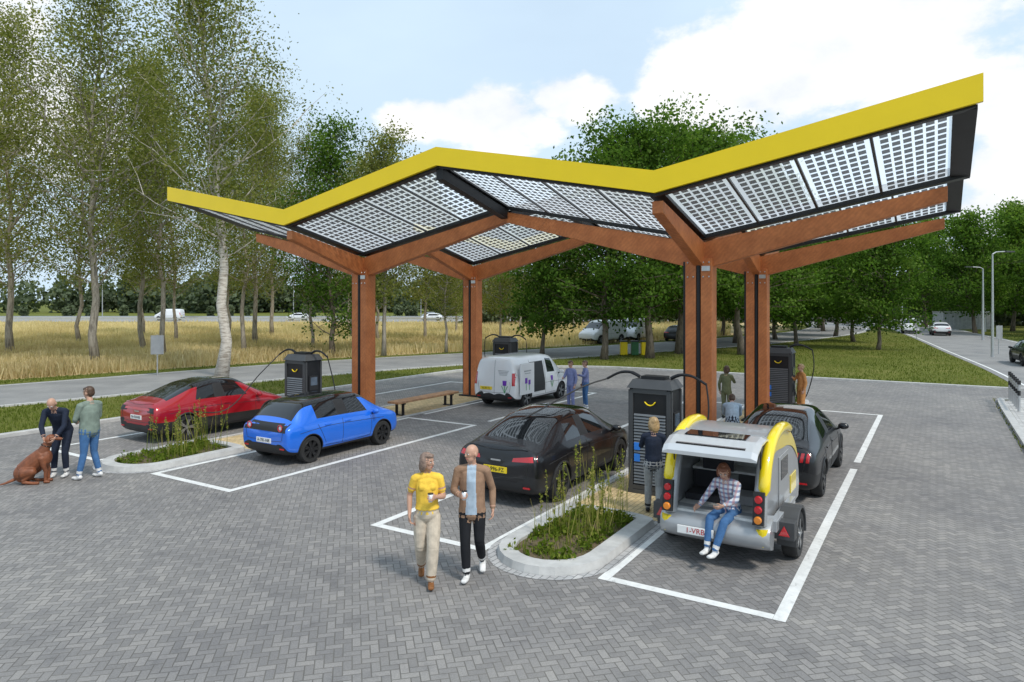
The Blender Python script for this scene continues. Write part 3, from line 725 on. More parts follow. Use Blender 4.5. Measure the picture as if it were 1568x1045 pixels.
# vans
def van(name,u,v,rot=0,M=None,open_door=True):
    e=empty(name,M if M is not None else LOT@Matrix.Translation((u,v,.02))@Matrix.Rotation(rot,4,'Z'))
    W=.93
    st=[(.02,.10,.42,.98,.80,1.70,.66,'B','B'),(.05,.13,.32,1.02,.90,1.78,.73,'B','B'),(.12,.20,.26,1.05,.925,1.82,.76,'B','B'),
        (.50,.52,.22,1.08,.93,1.86,.77,'B','B'),(1.2,1.2,.2,1.08,.93,1.88,.77,'B','B'),(2.2,2.2,.2,1.06,.93,1.88,.77,'B','B'),(2.32,2.32,.2,1.05,.93,1.88,.76,'G','B'),
        (3.25,2.90,.2,1.03,.93,1.82,.73,'B','B'),(3.38,3.0,.2,1.02,.93,1.79,.72,'B','G'),(3.62,3.78,.2,1.0,.92,1.13,.78,'B','B'),
        (4.1,4.08,.22,.93,.90,1.02,.76,'B','B'),(4.32,4.30,.28,.80,.82,.86,.64,'B','B'),(4.4,4.38,.4,.66,.64,.68,.5,'B','B')]
    wx=(.85,3.55); o,bv=make_body('body',st,P_wht,P_wht,e,wx,.375,.60,False)
    dl=[[(2.26,.36),(2.26,1.0),(2.27,1.6)],[(3.22,.4),(3.28,.7),(3.25,1.0)],[(1.15,.40),(1.15,1.1),(1.18,1.72)],[(1.15,.38),(2.2,.36),(3.2,.38)],[(.4,.75),(2,.78),(4,.74)]]
    lt=[('x-',[(-.88,.85),(-.76,.85),(-.74,1.30),(-.84,1.30)],1),('x-',[(.88,.85),(.76,.85),(.74,1.30),(.84,1.30)],1),('x-',[(-.70,.34),(.70,.34),(.70,.46),(-.70,.46)],0),
        ('x+',[(.50,.72),(.78,.72),(.76,.84),(.50,.84)],2),('x+',[(-.50,.72),(-.78,.72),(-.76,.84),(-.50,.84)],2)]
    if open_door: lt+=[('y-',[(1.2,.5),(2.2,.5),(2.18,1.62),(1.2,1.62)],0)]
    finish_car(e,bv,4.4,W,wx,.33,dl,lt,(.35,.72),(P_wht,),5,False,(3.35,1.12),archr=.012,txt='VJ-30-TL')
    d=MB(); P=ribbon(bv,'x-',[(0,.4),(0,1.0),(0,1.75)],.005); d.tube(P,.006,0,4)
    g,pu=pm('tulip_green',(.05,.30,.08),.4),pm('tulip_purple',(.16,.03,.42),.4)
    for ax,c in(('x-',(-.45,.72)),('y-',(.45,.70)),('y-',(2.75,.70))):
        x,z=c
        patch(d,bv,ax,[(x-.015,z-.15),(x+.015,z-.15),(x+.015,z+.12),(x-.015,z+.12)],1,.008,2,3)
        patch(d,bv,ax,[(x-.01,z-.14),(x+.02,z-.12),(x+.15,z+.12),(x+.11,z+.10)],1,.009,2,3)
        patch(d,bv,ax,[(x-.02,z-.12),(x+.01,z-.14),(x-.11,z+.10),(x-.15,z+.12)],1,.009,2,3)
        patch(d,bv,ax,[(x-.07,z+.12),(x+.07,z+.12),(x+.09,z+.30),(x-.09,z+.30)],2,.010,3,3)
    for k in range(4): patch(d,bv,'x-',[(-.62+.03*k,1.36-.05*k),(-.15-.02*k,1.36-.05*k),(-.15-.02*k,1.38-.05*k),(-.62+.03*k,1.38-.05*k)],3,.008,3,1)
    d.obj('van_graphics',[M_trim,g,pu,pm('grey_lettering',(.35,.37,.38),.5)],parent=e,smooth=True)
    if open_door:
        s=MB(); s.box((.72,-.99,1.07),(.96,.04,1.12),0)
        s.box((.72,-1.012,1.35),(.5,.006,.05),1); s.box((.72,-1.012,1.26),(.4,.006,.03),1)
        s.box((.62,-1.012,.80),(.03,.006,.3),2); s.box((.62,-1.014,1.0),(.16,.006,.2),3); s.box((.85,-1.012,.76),(.03,.006,.24),2); s.box((.85,-1.014,.93),(.14,.006,.17),3)
        s.obj('sliding_door',[P_wht,pm('grey_lettering',(.35,.37,.38)),g,pu],parent=e)
    return e
van('delivery_van',11.9,12.05)
def dup(src,name,M):
    e=empty(name,M)
    for c in src.children:
        o=bpy.data.objects.new(c.name.split('.')[0],c.data); COL.objects.link(o); o.parent=e; o.matrix_basis=c.matrix_basis.copy()
    return e
def car_at(pt,x,y,ang,name='passing_car'):
    e,bv=build_car(0,0,pt,R_blk if pt is P_blk else pt,'side',4.4,1.55,hatch=True,plate=False,name=name)
    e.matrix_basis=Matrix.Translation((x,y,.02))@Matrix.Rotation(ang,4,'Z'); return e
c1=car_at(P_wht,-42,141,math.pi); c2=car_at(P_slv,-20,152,0)
dup(c1,'passing_car',Matrix.Translation((-14,138,.02))@Matrix.Rotation(math.pi,4,'Z'))
dup(c2,'passing_car',Matrix.Translation((14,150,.02)))
vn=van('passing_van',0,0,M=Matrix.Translation((-68,141,.02))@Matrix.Rotation(math.pi,4,'Z')@Matrix.Scale(1.25,4),open_door=False)
dup(vn,'delivery_van',Matrix.Translation((10.3,66,.02))@Matrix.Rotation(math.radians(-135),4,'Z')@Matrix.Scale(1.15,4))
dup(vn,'delivery_van',Matrix.Translation((13.4,70,.02))@Matrix.Rotation(math.radians(-120),4,'Z')@Matrix.Scale(1.2,4))
c3=car_at(P_blk,15.5,66,math.radians(60),'parked_car')
dup(c3,'passing_car',Matrix.Translation((31.2,40,.02))@Matrix.Rotation(math.radians(65),4,'Z'))
dup(c1,'passing_car',Matrix.Translation((48.5,77,.02))@Matrix.Rotation(math.radians(63),4,'Z'))
dup(vn,'passing_van',Matrix.Translation((50,86,.02))@Matrix.Rotation(math.radians(-117),4,'Z'))
# ---------------------------------------------------------------- teardrop camper
def camper(u,v):
    e=empty('teardrop_camper_trailer',LOT@Matrix.Translation((u,v,.02)))
    g=pm('camper_grey',(.36,.37,.38),.35,.25,var=.05,coat=.6); y=pm('camper_yellow',(.88,.66,.0),.3,0,var=.03,coat=1); w=pm('camper_lining',(.62,.62,.60),.6); dk=M_trim
    prof=smoothline([(.02,.42),(-.02,.72),(.06,1.10),(.26,1.53),(.66,1.80),(1.25,1.88),(1.85,1.79),(2.45,1.48),(2.85,1.06),(2.98,.68),(2.90,.42)],5)
    n=len(prof); W=.70; m=MB()
    def sidewall(y0,y1,mi):
        vs=[(p.x,y0,p.y) for p in prof]+[(p.x,y1,p.y) for p in prof]
        m.add(vs,[tuple(range(n)),tuple(range(2*n-1,n-1,-1))]+[(i,n+i,n+(i+1)%n,(i+1)%n) for i in range(n)],mi)
    sidewall(-W,-W+.05,0); sidewall(W-.05,W,0)
    hi=20
    for k in range(hi,n-1):
        a,b=prof[k],prof[k+1]
        m.add([(a.x,-W+.05,a.y-.005),(a.x,W-.05,a.y-.005),(b.x,W-.05,b.y-.005),(b.x,-W+.05,b.y-.005)],[(0,1,2,3)],0)
        m.add([(a.x-.0,-W+.05,a.y-.05),(a.x,W-.05,a.y-.05),(b.x,W-.05,b.y-.05),(b.x,-W+.05,b.y-.05)],[(3,2,1,0)],2)
    cen=V((1.45,.85,0))
    for s in(-1,1):
        P=[V((p.x+.05,s*(W-.05),p.y-.03)) for p in prof[2:hi+1]]
        m.tube(P,[.10]*len(P),0,12)
        P=[V((p.x-.01,s*(W+.0),p.y+.005)) for p in prof[10:hi+12]]
        m.tube(P,[.04]+[.085]*(len(P)-2)+[.04],1,12)
        P=[V((p.x-.01,s*(W-.01),p.y)) for p in prof[0:5]]; m.tube(P,[.085]*len(P),1,10)
        rng_=list(range(11,hi+19)); 
        for k in rng_:
            a,b=prof[k],prof[k+1]; f0=.30*math.sin(math.pi*(k-11)/len(rng_))+.03; f1=.30*math.sin(math.pi*(k+1-11)/len(rng_))+.03
            a2=a+(cen-a).normalized()*f0; b2=b+(cen-b).normalized()*f1; yy=s*(W+.012)
            m.add([(a.x,yy,a.y),(b.x,yy,b.y),(b2.x,yy,b2.y),(a2.x,yy,a2.y)],[(0,1,2,3)],1)
    m.obj('shell',[g,y,w],parent=e,smooth=True)
    b=MB(); iw=2*W-.12
    b.box((1.45,0,.46),(2.9,iw,.10),0)
    b.box((.75,0,.72),(1.45,iw,.05),2)
    b.box((1.5,0,1.2),(.04,iw,1.1),2)
    b.box((1.25,0,1.15),(.45,iw-.02,.04),2); b.box((1.05,.38,.95),(.04,.45,.4),3); b.box((1.05,-.36,.95),(.04,.5,.36),0); b.box((1.2,0,1.5),(.4,iw-.05,.03),2)
    b.box((1.0,.2,1.25),(.02,.5,.18),3); b.box((.9,.3,.80),(.7,.6,.1),3); b.box((.95,-.35,.82),(.6,.5,.14),4)
    b.obj('interior',[dk,g,w,pm('dark_textile',(.03,.03,.035),.9),pm('light_textile',(.45,.45,.46),.95,bump=.2)],parent=e,bevel=.01)
    r=MB(); pf=[(.10,.30),(-.10,.36),(-.16,.50),(-.13,.62),(-.02,.70),(.12,.75),(.30,.75)]
    ys=[-.80,-.74,-.4,0,.4,.74,.80]; vs=[];k=len(pf)
    for yy in ys:
        sh=.10 if abs(yy)>.77 else (.03 if abs(yy)>.7 else 0)
        for (x,z) in pf: vs.append((x+sh,yy,z))
    r.add(vs,[(i*k+j,(i+1)*k+j,(i+1)*k+j+1,i*k+j+1) for i in range(len(ys)-1) for j in range(k-1)]+[tuple(range(k-1,-1,-1)),tuple((len(ys)-1)*k+j for j in range(k))],0)
    ro=r.obj('rear_fairing',[g],parent=e,smooth=True,angle=70); s=ro.modifiers.new('s','SUBSURF'); s.levels=s.render_levels=2
    r=MB()
    r.box((-.175,.22,.50),(.02,.54,.12),0); 
    for sd in(-1,1):
        yc=sd*.92
        P=[]
        for q in range(15):
            t=math.pi*(q/14*1.12-.06); P.append((.98+.40*math.cos(t),.36+.38*math.sin(t)))
        for q in range(14):
            (x0,z0),(x1,z1)=P[q],P[q+1]; cx,cz=.98,.36
            o0=(cx+(x0-cx)*1.1,cz+(z0-cz)*1.12); o1=(cx+(x1-cx)*1.1,cz+(z1-cz)*1.12)
            r.add([(x0,yc-.14,z0),(x1,yc-.14,z1),(x1,yc+.14,z1),(x0,yc+.14,z0),(o0[0],yc-.14,o0[1]),(o1[0],yc-.14,o1[1]),(o1[0],yc+.14,o1[1]),(o0[0],yc+.14,o0[1])],[(3,2,1,0),(4,5,6,7),(0,1,5,4),(3,7,6,2)],1)
        r.box((.46,yc,.55),(.20,.28,.26),1)
        r.box((.95,sd*.80,.64),(1.5,.10,.16),3)
        tri=[(.345,yc-.08,.48),(.345,yc+.08,.48),(.345,yc,.63)]; r.add(tri+[(.33,p[1],p[2]) for p in tri],[(3,4,5),(0,2,1),(0,1,4,3),(1,2,5,4),(2,0,3,5)],2)
    r.obj('fenders',[M_platew,M_dgr,M_redl,g],parent=e,bevel=.015)
    text('1-VRB',.11,Matrix.Translation((-.188,.22,.50))@REARM,e,M_redl)
    m=MB()
    for sd in(-1,1):
        wm=wheel_mb(.35,.22,5); M=Matrix.Translation((.98,sd*.93,.35))@(Matrix.Rotation(math.pi,4,'Z') if sd>0 else Matrix.Identity(4))
        o=len(m.v); m.v+=[tuple(M@V(p)) for p in wm.v]; m.f+=[tuple(o+i for i in f) for f in wm.f]; m.m+=wm.m
    m.tube([(.98,-.9,.35),(.98,.9,.35)],.04,0,8)
    m.obj('wheels',[M_tire,M_rim,M_rimd],parent=e,smooth=True)
    t=MB()
    for sd in(-1,1):
        yy=sd*.66
        t.box((-.085,yy,.95),(.07,.15,.46),0,M=Matrix.Rotation(math.radians(8),3,'Y'))
        for q,(z,mi) in enumerate(((.80,2),(.94,1),(1.08,1))):
            t.lathe([(0,-.035),(.045,-.033),(.055,-.02),(.055,.02)],mi,16,c=(0,0,0))
            k=16*4; M=Matrix.Translation((-.125+(z-.94)*.14,yy,z))@Matrix.Rotation(math.radians(-90),4,'Z')
            t.v[-k:]=[tuple(M@V(p)) for p in t.v[-k:]]
    t.obj('tail_lights',[M_trim,M_redl,pm('amber_light',(.8,.25,.02),.15,coat=1)],parent=e,bevel=0,smooth=True)
    h=MB(); H=prof[hi]; hx,hz=H.x,H.y+.03
    secs=[(0,0),(-.30,.05),(-.62,.03),(-.88,-.06),(-.96,-.14)]
    vs=[]
    for (dx,dz) in secs:
        for yy in(-W+.02,-W+.10,0,W-.10,W-.02):
            ed=.03 if abs(yy)>W-.06 else 0
            vs+=[(hx+dx,yy,hz+dz-ed),(hx+dx,yy,hz+dz-.055)]
    k=10;fs=[]
    for i in range(4):
        for j in range(4):
            fs.append((i*k+2*j,(i+1)*k+2*j,(i+1)*k+2*j+2,i*k+2*j+2)); fs.append((i*k+2*j+1,i*k+2*j+3,(i+1)*k+2*j+3,(i+1)*k+2*j+1))
        fs.append((i*k,i*k+1,(i+1)*k+1,(i+1)*k)); fs.append((i*k+8,(i+1)*k+8,(i+1)*k+9,i*k+9))
    for i in(0,4):
        for j in range(4): fs.append((i*k+2*j,i*k+2*j+2,i*k+2*j+3,i*k+2*j+1))
    h.add(vs,fs,0); h.box((hx-.45,0,hz+.052),(.30,.9,.012),1,M=Matrix.Rotation(math.radians(-3),3,'Y')); h.box((hx-.62,0,hz-.05),(.5,1.0,.03),1)
    h.obj('hatch',[pm('camper_silver',(.60,.61,.62),.3,.3,var=.04,coat=.6),M_glass],parent=e)
    s=MB()
    for sd in(-1,1): s.tube([(.15,sd*.64,1.28),(hx-.55,sd*.64,hz-.03)],.012,0,6)
    for sd in(-1,1):
        yy=sd*(W+.008)
        s.box((1.50,yy,1.02),(.80,.016,.85),1); s.box((1.52,yy+sd*.009,1.22),(.55,.012,.32),2)
        s.box((2.35,yy,.80),(.5,.014,.3),3)
    s.tube([(2.9,-.4,.45),(3.8,0,.45)],.04,0,6); s.tube([(2.9,.4,.45),(3.8,0,.45)],.04,0,6)
    s.obj('door_and_drawbar',[M_trim,g,M_glass,y],parent=e,bevel=.02)
camper(1.3,1.17)
# ---------------------------------------------------------------- people
def cmat(n,c,r=.85): return pm('cloth_'+n,c,r,var=.16,scale=14,bump=.35,spec=.25)
SKIN=pm('skin',(.52,.30,.21),.5,var=.06,scale=12); 
HAIRS={'grey':pm('hair_grey',(.22,.15,.115),.6,var=.35,scale=30),'brown':pm('hair_brown',(.075,.04,.022),.5,var=.35,scale=30),'blond':pm('hair_blond',(.38,.25,.12),.5,var=.3,scale=30),'white':pm('hair_white',(.62,.60,.57),.6,var=.2,scale=30),'red':pm('hair_auburn',(.16,.055,.025),.5,var=.3,scale=30),'stub':pm('hair_stubble',(.36,.23,.17),.7,var=.1)}
EYEW=pm('eye_white',(.75,.74,.72),.2); EYED=pm('eye_dark',(.02,.015,.012),.1); LIP=pm('lips',(.42,.14,.12),.4)
class Parts:
    def __init__(s): s.mb=MB(); s.pts=[]
    def tube(s,pts,rad,lab,side=V((1,0,0)),n=14,sub=3):
        P=[V(p) for p in pts]; Rr=[(r,r) if not hasattr(r,'__len__') else r for r in rad]
        p2=[];r2=[]
        for i in range(len(P)-1):
            for k in range(sub):
                t=k/sub; p2.append(P[i].lerp(P[i+1],t)); r2.append((Rr[i][0]*(1-t)+Rr[i+1][0]*t,Rr[i][1]*(1-t)+Rr[i+1][1]*t))
        p2.append(P[-1]); r2.append(Rr[-1])
        d0=(p2[1]-p2[0]).normalized(); d1=(p2[-1]-p2[-2]).normalized(); a0,a1=min(r2[0]),min(r2[-1])
        p2=[p2[0]-d0*a0*.6,p2[0]-d0*a0*.38]+p2+[p2[-1]+d1*a1*.38,p2[-1]+d1*a1*.6]
        r2=[(r2[0][0]*.45,r2[0][1]*.45),(r2[0][0]*.8,r2[0][1]*.8)]+r2+[(r2[-1][0]*.8,r2[-1][1]*.8),(r2[-1][0]*.45,r2[-1][1]*.45)]
        vs=[];k=len(p2)
        for i,p in enumerate(p2):
            d=(p2[min(i+1,k-1)]-p2[max(i-1,0)]).normalized(); a=side-d*side.dot(d)
            if a.length<.05: a=d.orthogonal()
            a.normalize(); b=d.cross(a)
            for j in range(n):
                t=2*math.pi*j/n; vs.append(p+a*math.cos(t)*r2[i][0]+b*math.sin(t)*r2[i][1])
        fs=[(i*n+j,i*n+(j+1)%n,(i+1)*n+(j+1)%n,(i+1)*n+j) for i in range(k-1) for j in range(n)]+[tuple(range(n-1,-1,-1)),tuple((k-1)*n+j for j in range(n))]
        s.mb.add(vs,fs); s.pts+=[(v,lab) for v in vs]
    def ball(s,c,r,lab,M=None):
        a=len(s.mb.v); s.mb.ball(c,r,0,14,10,M=M); s.pts+=[(V(v),lab) for v in s.mb.v[a:]]
    def build(s,name,mats,vox,extra,M,scale=1,fix=None):
        tmp=s.mb.obj(name,[]); bm=bmesh.new(); bm.from_mesh(tmp.data); bmesh.ops.recalc_face_normals(bm,faces=bm.faces); bm.to_mesh(tmp.data); bm.free()
        r=tmp.modifiers.new('r','REMESH'); r.mode='VOXEL'; r.voxel_size=vox
        q=tmp.modifiers.new('q','SMOOTH'); q.factor=.5; q.iterations=2
        apply_mods(tmp); me=tmp.data
        kd=KDTree(len(s.pts)); 
        for i,(p,l) in enumerate(s.pts): kd.insert(p,i)
        kd.balance(); mi=[]
        for p in me.polygons:
            c=p.center; l=s.pts[kd.find(c)[1]][1]
            if fix: l=fix(c,l)
            mi.append(l)
        for m in mats: me.materials.append(m)
        me.polygons.foreach_set('material_index',mi); me.polygons.foreach_set('use_smooth',[True]*len(me.polygons))
        if extra.v:
            bm=bmesh.new(); bm.from_mesh(me); o=[bm.verts.new(v) for v in extra.v]
            for f,m_ in zip(extra.f,extra.m):
                try: ff=bm.faces.new([o[i] for i in f]); ff.material_index=m_; ff.smooth=True
                except Exception: pass
            bm.to_mesh(me); bm.free()
        tmp.matrix_basis=M@Matrix.Scale(scale,4); return tmp
def hand(P,w,d,nrm,s,curl=.6):
    d=d.normalized(); nrm=(nrm-d*nrm.dot(d)).normalized(); sd=nrm.cross(d)*s
    P.tube([w-d*.02,w+d*.03,w+d*.085],[(.026,.019),(.038,.017),(.041,.014)],0,side=sd,n=12,sub=2)
    for k,(off,ln_) in enumerate(((.031,.068),(.0105,.078),(-.0105,.072),(-.031,.056))):
        p=w+d*.082+sd*off; q=[p-d*.02]; a=curl*.35; dd=d+sd*off*1.2
        for g in(.42,.33,.25):
            a+=curl*.55; v=(dd*math.cos(a)+nrm*math.sin(a)).normalized(); p=p+v*ln_*g; q.append(p.copy())
        P.tube(q,[.0092,.009,.0085,.0072],0,n=8,sub=1)
    t0=w+d*.022+sd*.032; t1=t0+(d*.6+sd*.65+nrm*.35).normalized()*.038; t2=t1+(d*.85+sd*.15+nrm*.45).normalized()*.03
    P.tube([w+d*.015+sd*.012,t0,t1,t2],[.013,.0125,.011,.009],0,n=8,sub=1)
def face(t): return math.atan2(-t[0],t[1])
def person(name,x,y,dirv,H,top,bot,shoe,hair,hstyle='short',J={},head=(0,0),sleeve='long',inner=None,vox=.008,z0=0.02,female=False,pant=1.,fat=1.,jacket=False,cup=False,topmat=None,botmat=None):
    P=Parts(); ex=MB(); Jt={'pel':(0,0,.95),'wai':(0,.0,1.08),'che':(0,0,1.28),'nb':(0,-.01,1.46),'hd':(0,.025,1.625),
      'sR':(.18,0,1.41),'eR':(.235,-.03,1.13),'wR':(.24,.05,.89),'sL':(-.18,0,1.41),'eL':(-.235,-.03,1.13),'wL':(-.24,.05,.89),
      'hR':(.09,0,.90),'kR':(.10,.02,.50),'aR':(.11,-.01,.10),'hL':(-.09,0,.90),'kL':(-.10,.02,.50),'aL':(-.11,-.01,.10),'fR':None,'fL':None}
    Jt.update(J); q={k:(V(v) if v is not None else None) for k,v in Jt.items()}
    sh=.92 if female else 1.0
    if female:
        for k in('sR','sL'): 
            if k not in J: q[k].x*=.88
    up=(q['nb']-q['pel']).normalized(); rt=(q['sR']-q['sL']).normalized()
    wa=.135 if female else .155
    hem=q['pel']-up*(.06 if not jacket else .12)
    if female and sleeve=='short': hem=q['pel']+up*.06
    P.tube([hem,q['pel']+up*.07,q['wai'],q['che'],q['che'].lerp(q['nb'],.55),q['nb']-up*.015],
           [((.178 if not female else .165)*fat,.132*fat),((.168 if not female else .158)*fat,.128*fat),((wa+.012)*fat,.118*fat),(.168*sh*fat,.122*fat),(.165*sh,.10),(.07,.062)],1,side=rt)
    P.tube([q['sL'],(q['sL']+q['sR'])/2+up*.02,q['sR']],[.056,.07,.056],1,side=V((0,1,0)))
    if female: 
        for s in(-1,1): P.ball(q['che']+rt*.065*s+V((0,.075,.02)),(.055,.05,.055),1)
    P.ball(q['pel']-up*.02,(.165*fat,.125,.12),2)
    P.tube([q['nb']-up*.03,q['nb']+up*.03,q['hd']-V((0,.01,.07))],[.062,.052,.05],0)
    P.ball(q['nb']+up*.0,(.075,.066,.03),1)
    for s in('R','L'):
        h,k,a=q['h'+s],q['k'+s],q['a'+s]
        P.tube([h,h.lerp(k,.5),k],[.092*fat,.080*max(1,pant*.9),.062*pant],2); 
        P.tube([k,k.lerp(a,.35),a+ (k-a).normalized()*.015],[.062*pant,.061*pant,.046*pant*1.05],2)
        f=q['f'+s]
        if f is None: f=a+V((0,.15,-.055))
        fd=(f-a)
        dn=V((0,0,-1)) if abs(fd.z)<.12 else (fd.cross(rt)).normalized()
        if dn.z>0: dn=-dn
        heel=a+dn*.05-fd.normalized()*.055
        P.tube([heel,a+dn*.045+fd*.35,f+dn*.005],[(.036,.036),(.044,.036),(.040,.024)],3,side=rt)
        P.tube([a+(k-a).normalized()*.05,a+dn*.03],[.038,.04],3)
        S,E,Wp=q['s'+s],q['e'+s],q['w'+s]; sg=1 if s=='R' else -1
        if sleeve=='long':
            P.tube([S,S.lerp(E,.5),E],[.060*fat,.053*fat,.047],1); P.tube([E,E.lerp(Wp,.4),Wp-(Wp-E).normalized()*.03],[.047,.045,.036],1); P.tube([Wp-(Wp-E).normalized()*.05,Wp],[.027,.024],0)
        else:
            P.tube([S,S.lerp(E,.65)],[.060,.056],1); P.tube([S.lerp(E,.5),E],[.044,.038],0)
            P.tube([E,E.lerp(Wp,.35),Wp],[.038,.037,.024],0)
        hd=q.get('dir'+s); d=(hd if hd else (Wp-E)).normalized(); nr=q.get('nor'+s) or V((-sg,.2,0))
        th=nr.cross(d); s2=1 if (th.dot(V((0,1,.6)))>0) else -1
        hand(P,Wp,d,nr,s2,.7)
    HM=Matrix.Rotation(head[0],3,'Z')@Matrix.Rotation(head[1],3,'X'); C=q['hd']
    def hb(c,r,l): P.ball(C+HM@V(c),r,l,M=HM)
    hb((0,0,.025),(.074,.093,.095),0); hb((0,.028,-.05),(.052,.060,.062),0); hb((0,.055,-.085),(.026,.026,.022),0)
    hb((0,.06,.0),(.058,.032,.05),0)
    P.tube([C+HM@V((0,.088,.022)),C+HM@V((0,.104,-.012)),C+HM@V((0,.098,-.026))],[.009,.014,.012],0,n=8)
    for s in(-1,1): hb((s*.077,-.005,-.005),(.011,.019,.030),0)
    if hstyle!='bald':
        hb((0,-.018,.045),(.086,.096,.088),4); hb((0,.03,.088),(.07,.062,.032),4); hb((0,-.05,.0),(.076,.06,.075),4)
        if hstyle in('bob','long'):
            for s in(-1,1): hb((s*.076,-.012,-.02),(.030,.058,.095),4)
            hb((0,-.06,-.05),(.088,.050,.10),4)
        if hstyle=='long': P.tube([C+HM@V((0,-.07,-.02)),C+HM@V((0,-.085,-.14)),C+HM@V((0,-.08,-.26))],[(.075,.04),(.085,.035),(.05,.02)],4)
        if hstyle=='bun': hb((0,-.10,.03),(.045,.045,.045),4); 
    for s in(-1,1):
        ex.ball(C+HM@V((s*.030,.083,.010)),(.013,.010,.0085),6,8,6,M=HM); ex.ball(C+HM@V((s*.030,.0905,.010)),(.006,.004,.006),7,8,6,M=HM)
        ex.tube([C+HM@V((s*.016,.094,.030)),C+HM@V((s*.032,.092,.034)),C+HM@V((s*.047,.082,.030))],.0042,7 if hair in('brown','red') else 4,5)
    ex.tube([C+HM@V((-.022,.083,-.052)),C+HM@V((0,.092,-.054)),C+HM@V((.022,.083,-.052))],.0055,8,6)
    if cup:
        w=q['w'+cup]; dd=(q.get('dir'+cup) or (w-q['e'+cup])).normalized(); c=w+dd*.08+(q.get('nor'+cup) or V((0,0,0)))*.035
        ex.tube([c-V((0,0,.05)),c+V((0,0,.055))],[.027,.036],9,14); ex.tube([c+V((0,0,.055)),c+V((0,0,.066))],[.039,.037],7,14)
    def fix(c,l):
        if inner is not None and l in(1,2):
            xx=(c-q['che']).dot(rt)
            if abs(xx)<.060+.04*max(0,(1.2-c.z)) and c.y>.03 and q['pel'].z-.09<c.z: return 5
            if l==2 and c.z>q['pel'].z-.07: return 1
        return l
    mats=[SKIN,topmat or top,botmat or bot,shoe,HAIRS[hair],inner or top,EYEW,EYED,LIP,M_wlight]
    s=H/1.75
    return P.build(name,mats,vox,ex,Matrix.Translation((x,y,z0))@Matrix.Rotation(face(dirv),4,'Z'),s,fix)
shW=cmat('shoe_white',(.72,.71,.69),.6); shB=cmat('shoe_brown',(.24,.10,.035),.5); shK=cmat('shoe_black',(.02,.02,.022),.5)
jeans=cmat('denim',(.06,.15,.32)); beige=cmat('beige',(.56,.48,.38)); black=cmat('black',(.014,.015,.018)); navy=cmat('navy',(.018,.025,.045)); olive=cmat('sage',(.20,.25,.21)); yel=cmat('mustard',(.85,.55,.07)); brn=cmat('tan_brown',(.30,.185,.12)); ltb=cmat('light_blue',(.38,.47,.56)); lil=cmat('lilac_blue',(.20,.23,.42)); org=cmat('orange_print',(.60,.28,.10)); grn=cmat('khaki_green',(.14,.15,.08)); gr=cmat('grey_pattern',(.36,.36,.36))
person('woman',-1.17,9.42,(.12,-1),1.80,yel,beige,shB,'grey','bob',female=True,sleeve='short',pant=1.32,head=(math.radians(52),-.05),cup='L',
  J={'eR':(.235,-.06,1.17),'wR':(.235,.02,.93),'eL':(-.215,.0,1.15),'wL':(-.10,.20,1.20),'dirL':(.35,.9,.1),'norL':(.8,-.3,0),
     'kL':(-.075,.14,.51),'aL':(-.05,.16,.10),'fL':(-.05,.32,.055),'kR':(.085,.0,.50),'aR':(.08,-.27,.15),'fR':(.08,-.15,.045)},vox=.007)
person('man',-.56,9.6,(-.05,-1),1.88,brn,black,shW,'stub','bald',head=(math.radians(-48),-.03),inner=ltb,jacket=True,cup='R',pant=1.08,
  J={'eR':(.245,.0,1.14),'wR':(.14,.20,1.13),'dirR':(-.5,.8,.1),'norR':(-.7,-.4,0),'eL':(-.26,-.08,1.14),'wL':(-.27,.0,.89),
     'kR':(.08,.10,.50),'aR':(.06,.12,.10),'fR':(.08,.27,.055),'kL':(-.10,.06,.50),'aL':(-.11,-.22,.17),'fL':(-.13,-.10,.05)},vox=.007)
person('man',-9.25,14.95,(-.85,.35),2.02,olive,jeans,shW,'brown','short',head=(.2,-.15),sleeve='long',vox=.010,pant=1.0,fat=1.1,
  J={'eR':(.24,.06,1.15),'wR':(.13,.22,1.10),'eL':(-.24,.06,1.15),'wL':(-.12,.22,1.08),'aL':(-.17,.06,.1),'aR':(.16,-.05,.1)})
person('man',-10.0,15.1,(.15,-1),2.0,navy,navy,shW,'white','bald',head=(.0,-.75),vox=.010,
  J={'pel':(0,-.12,.92),'wai':(0,-.05,1.04),'che':(0,.08,1.20),'nb':(0,.20,1.34),'hd':(0,.30,1.46),'sR':(.18,.16,1.30),'sL':(-.18,.16,1.30),
     'eR':(.2,.27,1.03),'wR':(.10,.38,.83),'eL':(-.2,.27,1.03),'wL':(-.10,.40,.83),'hR':(.09,-.12,.88),'hL':(-.09,-.12,.88),'kR':(.1,-.02,.48),'kL':(-.1,.02,.48)})
person('woman',2.58,12.45,(.2,1),1.77,navy,gr,shK,'blond','bob',female=True,vox=.009,head=(.5,-.1),pant=1.1,
  J={'eR':(.23,.08,1.16),'wR':(.18,.30,1.20),'eL':(-.22,.12,1.20),'wL':(-.2,.36,1.28),'aL':(-.10,.10,.1),'kL':(-.09,.08,.5),'aR':(.10,-.14,.1)})
plaid=mat_plaid('plaid_shirt',(.62,.66,.72),(.10,.15,.30),(.40,.16,.16))
c=L(1.62,1.0)
